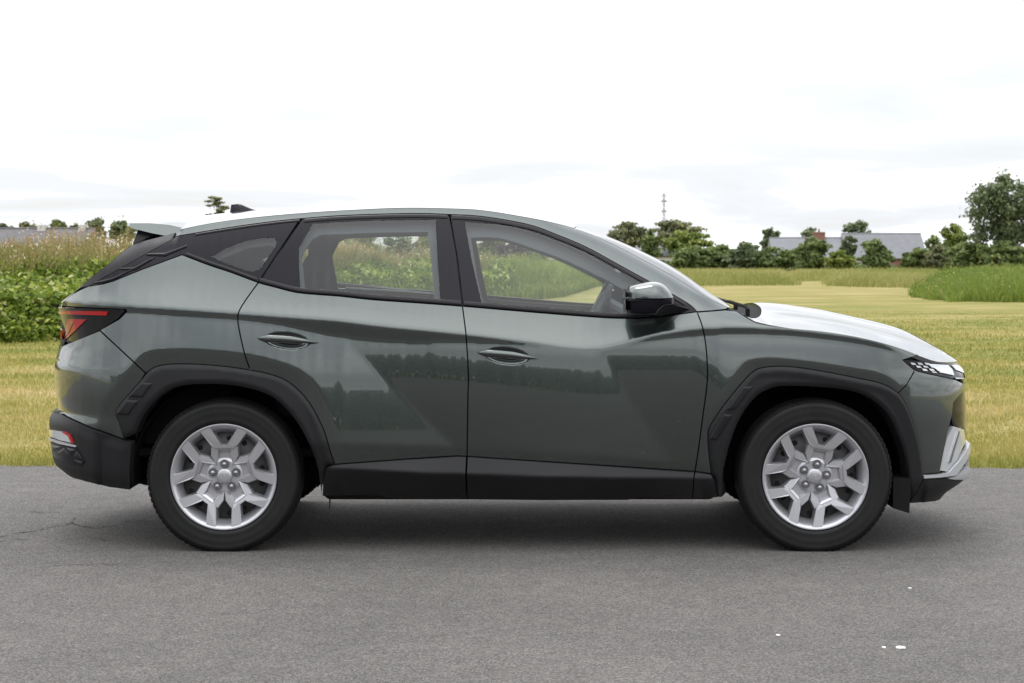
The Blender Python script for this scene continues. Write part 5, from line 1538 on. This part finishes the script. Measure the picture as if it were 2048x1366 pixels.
def house(name, label, d, parts, chim, wall='brick', sm='slate'):
    x0, y0, _ = px_at(parts[0][0], 512, d)
    g = float(ground_z(np.array(x0), np.array(y0)))
    root = empty(name, (0, 0, 0)); tag(root, label, 'house')
    first = None
    for (pl, pr, tr, te) in parts:
        xl, yf, zr = px_at(pl, tr, d); xr, _, ze_ = px_at(pr, te, d)
        dep = 6.5
        ro = slate_roof('roof', root, xl, xr, yf, zr, ze_, dep, sm); first = first or ro
        w = MB(); m = .15
        w.add([(xl + m, yf, g), (xr - m, yf, g), (xr - m, yf, ze_ + .05), (xl + m, yf, ze_ + .05), (xl + m, yf + dep, g), (xr - m, yf + dep, g), (xr - m, yf + dep, ze_ + .05), (xl + m, yf + dep, ze_ + .05), (xl + m, yf + dep / 2, zr - .1), (xr - m, yf + dep / 2, zr - .1)],
              [(0, 1, 2, 3), (5, 4, 7, 6), (0, 3, 8, 7, 4), (1, 5, 6, 9, 2)])
        w.build('wall', M[wall], root)
        k = max(2, int((xr - xl) / 2.6))
        for i in range(k):
            cx = xl + (xr - xl) * (i + .5) / k
            win = MB().box(cx - .55, cx + .55, yf - .05, yf + .03, ze_ - 1.35, ze_ - .35).build('window', M['white'], root)
            MB().box(cx - .46, cx + .46, yf - .07, yf - .03, ze_ - 1.26, ze_ - .44).build('pane', M['pane'], win)
    for (pl, pr, t, b_, m_) in chim:
        xl, yc, zt = px_at(pl, t, d + 3.2); xr, _, zb = px_at(pr, b_, d + 3.2)
        c = MB().box(xl, xr, yc - .45, yc + .45, zb - .6, zt).build('chimney', M[m_], root)
        if m_ != 'brick': continue
        MB().box(xl - .06, xr + .06, yc - .5, yc + .5, zt - .22, zt - .12).build('chimney_band', M[m_], c)
        MB().lathe_y([(0.0, 0), (0.12, 0), (0.10, 0.35)], 10).build('chimney_pot', M['brick'], c, loc=None).matrix_local = Matrix.Translation(((xl + xr) / 2, yc, zt)) @ Matrix.Rotation(rad(90), 4, 'X')
    return root
house('house', 'long low house with grey slate roof behind the right-hand bushes', 230, [(1546, 1700, 475.5, 516), (1692, 1853, 467, 517)], [(1627, 1649, 464, 480, 'brick')])
house('house', 'small grey-roofed house with a brick chimney beside the car windscreen', 205, [(1235, 1352, 485, 512)], [(1259, 1276, 476.5, 490, 'brick')], 'render')
house('house', 'pale roofed house seen through the front door window', 150, [(1086, 1168, 488, 520)], [], 'render')
house('house', 'low grey roof behind the tall dry weeds at the left edge', 112, [(-60, 166, 457, 492)], [(78, 93, 450, 462, 'render'), (160, 172, 450, 462, 'render')], 'render', 'slate_dark')

# ---- radio mast
def mast():
    x, y, zt = px_at(1328, 386, 520)
    g = float(ground_z(np.array(x), np.array(y)))
    root = empty('radio_mast', (x, y, g)); tag(root, 'thin pale lattice radio mast above the trees on the right', 'mast')
    H = zt - g; m = M['mastgrey']
    w0, w1 = 0.55, 0.28
    legs = [(math.cos(a), math.sin(a)) for a in (0.5, 2.6, 4.7)]
    for c, s in legs:
        MB().tube([(w0 * c, w0 * s, 0), (w1 * c, w1 * s, H)], 0.075, 5).build('leg', m, root)
    n = 16
    for k in range(n):
        f0, f1 = k / n, (k + 1) / n; ra = w0 + (w1 - w0) * f0; rb = w0 + (w1 - w0) * f1
        br = MB()
        for i in range(3):
            c0, s0 = legs[i]; c1, s1 = legs[(i + 1) % 3]
            br.tube([(ra * c0, ra * s0, H * f0), (rb * c1, rb * s1, H * f1)], 0.045, 4)
        br.build('brace', m, root)
    for f in (0.62, 0.75, 0.88):
        MB().box(-0.75, 0.75, -.3, .3, H * f, H * f + .5, .05).build('antenna_panel', M['mastdark'], root)
    MB().box(-1.3, 1.3, -.1, .1, H * .96, H * .96 + .15).build('cross_arm', m, root)
M['mastgrey'] = plain('pale_galvanised_steel', (0.36, 0.36, 0.41), 0.5)
M['mastdark'] = plain('grey_antenna_cover', (0.30, 0.28, 0.33), 0.6)
mast()

# ---- far wood closing the horizon
def far_mass(name, label, x0, x1, y, hmin, hmax, n, size, seed, mat, zfun=None, depth=14):
    r = np.random.default_rng(seed)
    x = r.uniform(x0, x1, n)
    hh = hmin + (hmax - hmin) * (0.5 + 0.5 * np.clip(smooth_noise(x * 0.12, x * 0 + seed, seed) * 1.1, -1, 1))
    z = hh * r.uniform(0, 1, n) ** 0.7
    yy = y + r.uniform(-depth / 2, depth / 2, n)
    g = ground_z(x, yy)
    C = np.stack([x, yy, g + z], -1)
    V, F = leaf_quads(C, r.normal(size=(n, 3)) + [0, -0.4 if y > 0 else 0.4, .4], size, r)
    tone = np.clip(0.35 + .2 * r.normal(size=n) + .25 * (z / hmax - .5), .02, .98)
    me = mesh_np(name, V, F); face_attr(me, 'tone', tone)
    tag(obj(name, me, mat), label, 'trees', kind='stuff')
far_mass('hedge_undergrowth', 'low tangled undergrowth filling the foot of the far hedge', 9, 48, 166, 0.8, 2.1, 9000, 0.34, 8, G['mid'], depth=6)
far_mass('distant_woodland', 'hazy distant belt of woodland closing the horizon', -330, 330, 420, 4.2, 6.6, 17000, 1.7, 5, G['dark'])
far_mass('tree_belt', 'belt of trees beyond the road, mirrored in the car doors', -70, 70, -44, 1.0, 6.4, 20000, 0.8, 6, G['dark'], depth=9)

# ---- bramble bank on the left
front = np.array([px_ground(*p) for p in [(-1500, 735), (-520, 705), (-200, 694), (0, 687), (120, 683), (230, 678), (420, 660), (620, 640), (800, 622), (930, 611), (1010, 604)]])
_fs = np.concatenate([[0], np.cumsum(np.hypot(*np.diff(front, axis=0).T))]); FL = _fs[-1]
def bank(s, q):
    """s metres along the front edge, q metres behind it -> x, y"""
    x = np.interp(s, _fs, front[:, 0]); y = np.interp(s, _fs, front[:, 1])
    return x + q * 0.05, y + q
def bank_h(s, q):
    x, y = bank(s, q)
    lump = smooth_noise(x * 1.1, y * 1.1, 3) * 0.5 + smooth_noise(x * 3.1, y * 3.1, 4) * 0.28
    return (0.28 + 0.50 * sstep(0, 0.5, q) + 0.36 * sstep(0.5, 4.5, q)) * (1 + 0.22 * lump) * (0.85 + .15 * sstep(FL, FL * .6, s))
def build_brambles():
    r = np.random.default_rng(31)
    n = 130000
    # more leaves where the bank is nearer the camera
    s = _fs[1] * 0.55 + (FL - _fs[1] * 0.55) * r.uniform(0, 1, n) ** 1.15
    q = 6.0 * r.uniform(0, 1, n) ** 1.7
    low = r.uniform(0, 1, n) < 0.40                       # leaves down the front face
    q = np.where(low, r.uniform(-0.10, 0.35, n), q)
    h = bank_h(s, np.maximum(q, 0))
    z = np.where(low, h * r.uniform(0.02, 1.0, n), h + r.normal(0, 0.055, n))
    x, y = bank(s, q)
    y = y + np.where(low, -0.12 * smooth_noise(x * 2.2, z * 3.0, 9), 0)
    C = np.stack([x, y, z + ground_z(x, y)], -1)
    N_ = r.normal(size=(n, 3)) * 0.65 + np.where(low[:, None], [0, -0.8, 0.55], [0, -0.35, 0.9])
    d = y - CAMY
    V, F = leaf_quads(C, N_, 0.098 * np.clip(d / 32, 1, 1.6), r)
    cl = smooth_noise(x * 2.6, z * 5 + y * 2.0, 12)
    tone = np.clip(0.46 + .24 * r.normal(size=n) + .16 * cl, .02, .97)
    tone = np.where(r.uniform(0, 1, n) < 0.03, 1.0, tone)
    me = mesh_np('brambles', V, F); face_attr(me, 'tone', tone)
    o = obj('brambles', me, G['bramble'])
    tag(o, 'dense green bramble thicket along the edge of the lawn on the left', 'brambles', kind='stuff')
    # stems and soil underneath
    ss = np.linspace(0, FL, 120); qq = np.array([0.12, 0.3, 0.6, 1.2, 2.5, 4.5, 6.0, 9.0])
    V = []; 
    for a in ss:
        for b in qq:
            xx, yy = bank(a, b); V.append((float(xx), float(yy), float(bank_h(np.array(a), np.array(b))) * (0.80 if b > .15 else 0.0)))
    m = len(qq)
    F = [(i * m + j, (i + 1) * m + j, (i + 1) * m + j + 1, i * m + j + 1) for i in range(len(ss) - 1) for j in range(m - 1)]
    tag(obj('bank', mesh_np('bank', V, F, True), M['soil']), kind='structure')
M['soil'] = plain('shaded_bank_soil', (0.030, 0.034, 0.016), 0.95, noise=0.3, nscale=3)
build_brambles()

def blades(name, label, cat, X, Y, Z0, H, W, mat, seed, lean=0.25, tone=None, heads=0.0, head_size=0.04, taper=0.25):
    r = np.random.default_rng(seed); n = len(X)
    a = r.uniform(0, 6.28, n); la = r.uniform(0, 6.28, n); l = np.abs(r.normal(0, lean, n)) * H
    dx, dy = np.cos(a) * W / 2, np.sin(a) * W / 2
    lx, ly = np.cos(la) * l, np.sin(la) * l
    b0 = np.stack([X - dx, Y - dy, Z0], -1); b1 = np.stack([X + dx, Y + dy, Z0], -1)
    m0 = np.stack([X - dx * .8 + lx * .35, Y - dy * .8 + ly * .35, Z0 + H * .6], -1); m1 = np.stack([X + dx * .8 + lx * .35, Y + dy * .8 + ly * .35, Z0 + H * .6], -1)
    t = np.stack([X + lx, Y + ly, Z0 + H], -1)
    t1 = t + np.stack([dx, dy, 0 * dx], -1) * taper
    V = np.stack([b0, b1, m1, m0, t, t1], 1).reshape(-1, 3)
    k = np.arange(n)[:, None] * 6
    F = np.concatenate([k + [0, 1, 2, 3], k + [3, 2, 5, 4]], 1).reshape(-1, 4)
    if tone is None: tone = np.clip(0.45 + .22 * r.normal(size=n), .02, .95)
    tn = np.repeat(tone, 2)
    if heads > 0:
        hs = np.where(r.uniform(0, 1, n) < heads)[0]
        C = t[hs] + r.normal(size=(len(hs), 3)) * 0.01
        rep = 5
        C = np.repeat(C, rep, 0) + r.normal(size=(len(hs) * rep, 3)) * [head_size, head_size, head_size * 1.3]
        V2, F2 = leaf_quads(C, r.normal(size=C.shape), head_size * 0.9, r)
        F = np.vstack([F, F2 + len(V)]); V = np.vstack([V, V2])
        ht = r.choice([0.75, 0.88, 0.92, 0.95, 1.0], len(hs), p=[.25, .25, .22, .1, .18])
        tn = np.concatenate([tn, np.repeat(ht, rep)])
    me = mesh_np(name, V, F); face_attr(me, 'tone', tn)
    o = obj(name, me, mat)
    tag(o, label, cat, kind='stuff')
    return o

# tall dry weeds behind and above the brambles
def dry_weeds():
    r = np.random.default_rng(51); n = 23000
    s = FL * r.uniform(0, 0.92, n); q = 3.0 + 6.5 * r.uniform(0, 1, n)
    x, y = bank(s, q)
    z0 = bank_h(s, q) * 0.75
    d = y - CAMY
    frac = s / FL
    top = 1.24 + 0.38 * (1 - sstep(0.48, 0.75, frac)) 
    clump = smooth_noise(x * 0.9, y * 0.6, 8)
    H = np.maximum(0.25, (top - z0) * (0.72 + 0.28 * r.uniform(0, 1, n)) + 0.24 * clump)
    tall = r.uniform(0, 1, n) < 0.10
    H = np.where(tall, H + r.uniform(0.1, 0.42, n), H)
    tone = np.clip(0.33 + .2 * r.normal(size=n) + .14 * clump - .25 * sstep(.45, .8, frac), .02, .93)
    blades('dry_weeds', 'tall dry straw-coloured weeds with seed heads above the brambles', 'weeds', x, y, z0, H, r.uniform(.010, .026, n), G['dry'], 52, 0.42, tone, heads=0.13, head_size=0.04)
dry_weeds()
# green weeds that close the bank towards its right end (seen through the front window)
def green_weeds():
    r = np.random.default_rng(61); n = 26000
    f = np.array([px_ground(*p) for p in [(880, 614), (1000, 604), (1080, 599), (1128, 594), (1165, 583), (1200, 572), (1215, 566)]])
    t = r.uniform(0, 1, n); k = np.linspace(0, 1, len(f))
    x = np.interp(t, k, f[:, 0]); y = np.interp(t, k, f[:, 1]); q = 9 * r.uniform(0, 1, n) ** 1.5
    x = x - q * 0.02; y = y + q
    H = (0.35 + .8 * sstep(0, 2.5, q)) * r.uniform(.6, 1.1, n) * (1 + .25 * smooth_noise(x * .9, y * .5, 63))
    blades('green_weeds', 'tall green weeds seen through the front door window', 'weeds', x, y, 0 * x, H, r.uniform(.015, .04, n), G['lush'], 62, 0.2, heads=0.05, head_size=0.05)
green_weeds()

# meadow patches left unmown
def meadow(name, label, poly_px, h, n, mat, seed, w=(.02, .05), heads=0.0, edge_soft=True):
    r = np.random.default_rng(seed)
    P = np.array([px_ground(*p) for p in poly_px])
    lo, hi = P.min(0), P.max(0)
    X = []; Y = []
    tot = 0
    while tot < n:
        # sample evenly in 1/d so near rows stay dense
        d0, d1 = lo[1] - CAMY, hi[1] - CAMY
        dd = 1 / (1 / d0 + (1 / d1 - 1 / d0) * r.uniform(0, 1, n * 3)); yy = dd + CAMY
        xx = r.uniform(lo[0], hi[0], n * 3)
        m = in_poly(xx + 0.4 * np.sin(yy * 2.1), yy + 0.5 * np.sin(xx * 1.7) + .3 * np.sin(xx * 4.1), P)
        X.append(xx[m]); Y.append(yy[m]); tot += m.sum()
    X = np.concatenate(X)[:n]; Y = np.concatenate(Y)[:n]
    cl = smooth_noise(X * .5, Y * .25, seed + 1)
    eg = dist_line(X, Y, P, True)
    H = h * np.clip(r.uniform(.35, 1.05, n) + .30 * cl, .25, 1.5) * np.clip(.35 + eg / (1.6 * h + .4), 0, 1)
    tone = np.clip(.42 + .18 * r.normal(size=n) + .30 * smooth_noise(X * .30, Y * .12, seed + 2), .02, .98)
    d = Y - CAMY
    blades(name, label, 'grass', X, Y, ground_z(X, Y), H, r.uniform(*w, n) * np.clip(d / 85, .7, 1.8), mat, seed + 3, .85, tone, heads, .06)
meadow('meadow_grass', 'unmown yellowish meadow strip just right of the windscreen', [(1250, 573), (1592, 571), (1584, 560), (1580, 541), (1250, 541)], .50, 20000, G['meadow'], 71)
meadow('meadow_grass', 'unmown meadow strip before the slate-roofed house', [(1664, 573), (1860, 577), (1900, 541), (1560, 541), (1590, 563), (1656, 562)], .52, 22000, G['meadow'], 75)
meadow('tall_grass', 'lush tall grass clump at the right picture edge', [(1846, 599), (1900, 604), (2120, 606), (2160, 560), (1850, 563)], .74, 30000, G['lush'], 79, (.02, .05), 0.012)
meadow('meadow_grass', 'grassy rough at the foot of the far bushes', [(1250, 544), (2100, 544), (2100, 535), (1250, 535)], .7, 9000, G['meadow'], 83, (.04, .08))

# mown lawn blades
def lawn():
    r = np.random.default_rng(91); n = 170000
    d0, d1 = 11.85, 46.0
    d = 1 / (1 / d0 + (1 / d1 - 1 / d0) * r.uniform(0, 1, n))
    x = d * r.uniform(-0.30, 0.30, n); y = d + CAMY
    keep = y > road_edge(x) - 0.01 - 0.16 * r.uniform(0, 1, n) ** 3 * (0.4 + 0.6 * (smooth_noise(x * 3, x * 0, 77) > 0))
    s_front = np.interp(x, front[:, 0], front[:, 1])
    keep &= ~((y > s_front - .1) & (x < front[-1, 0]))
    x, y = x[keep], y[keep]; n = len(x)
    H = r.uniform(.018, .05, n) * (1 + .35 * smooth_noise(x * 1.5, y * 1.5, 14))
    H = H * (1 - 0.85 * sstep(22, 37, y)); near = np.clip(1 - (y - road_edge(x)) / 0.14, 0, 1)
    H = np.maximum(H * (1 + 0.5 * near * r.uniform(0, 1, n)), .01)
    blades('lawn_grass', 'short mown grass of the lawn beside the asphalt', 'grass', x, y, 0 * x, H, .0065 * np.clip((y - CAMY) / 12, 1, 4) * r.uniform(.6, 1.3, n), M['blade'], 92, .5, np.clip(.4 + .25 * r.normal(size=n), 0, 1))
lawn()
M['edge'] = plain('dry_edge_soil', (0.20, 0.15, 0.09), 0.95, noise=0.4, nscale=12)
xs = np.arange(-9, 9, 0.05); re_ = road_edge(xs)
V = [(float(a), float(b) - .004, .006) for a, b in zip(xs, re_)] + [(float(a), float(b) + .05 + .04 * float(smooth_noise(np.array(a * 2.2), np.array(0.), 2)), .008) for a, b in zip(xs, re_)]
n_ = len(xs)
tag(obj('soil_edge', mesh_np('soil_edge', V, [(k, k + 1, n_ + k + 1, n_ + k) for k in range(n_ - 1)]), M['edge']), kind='structure')
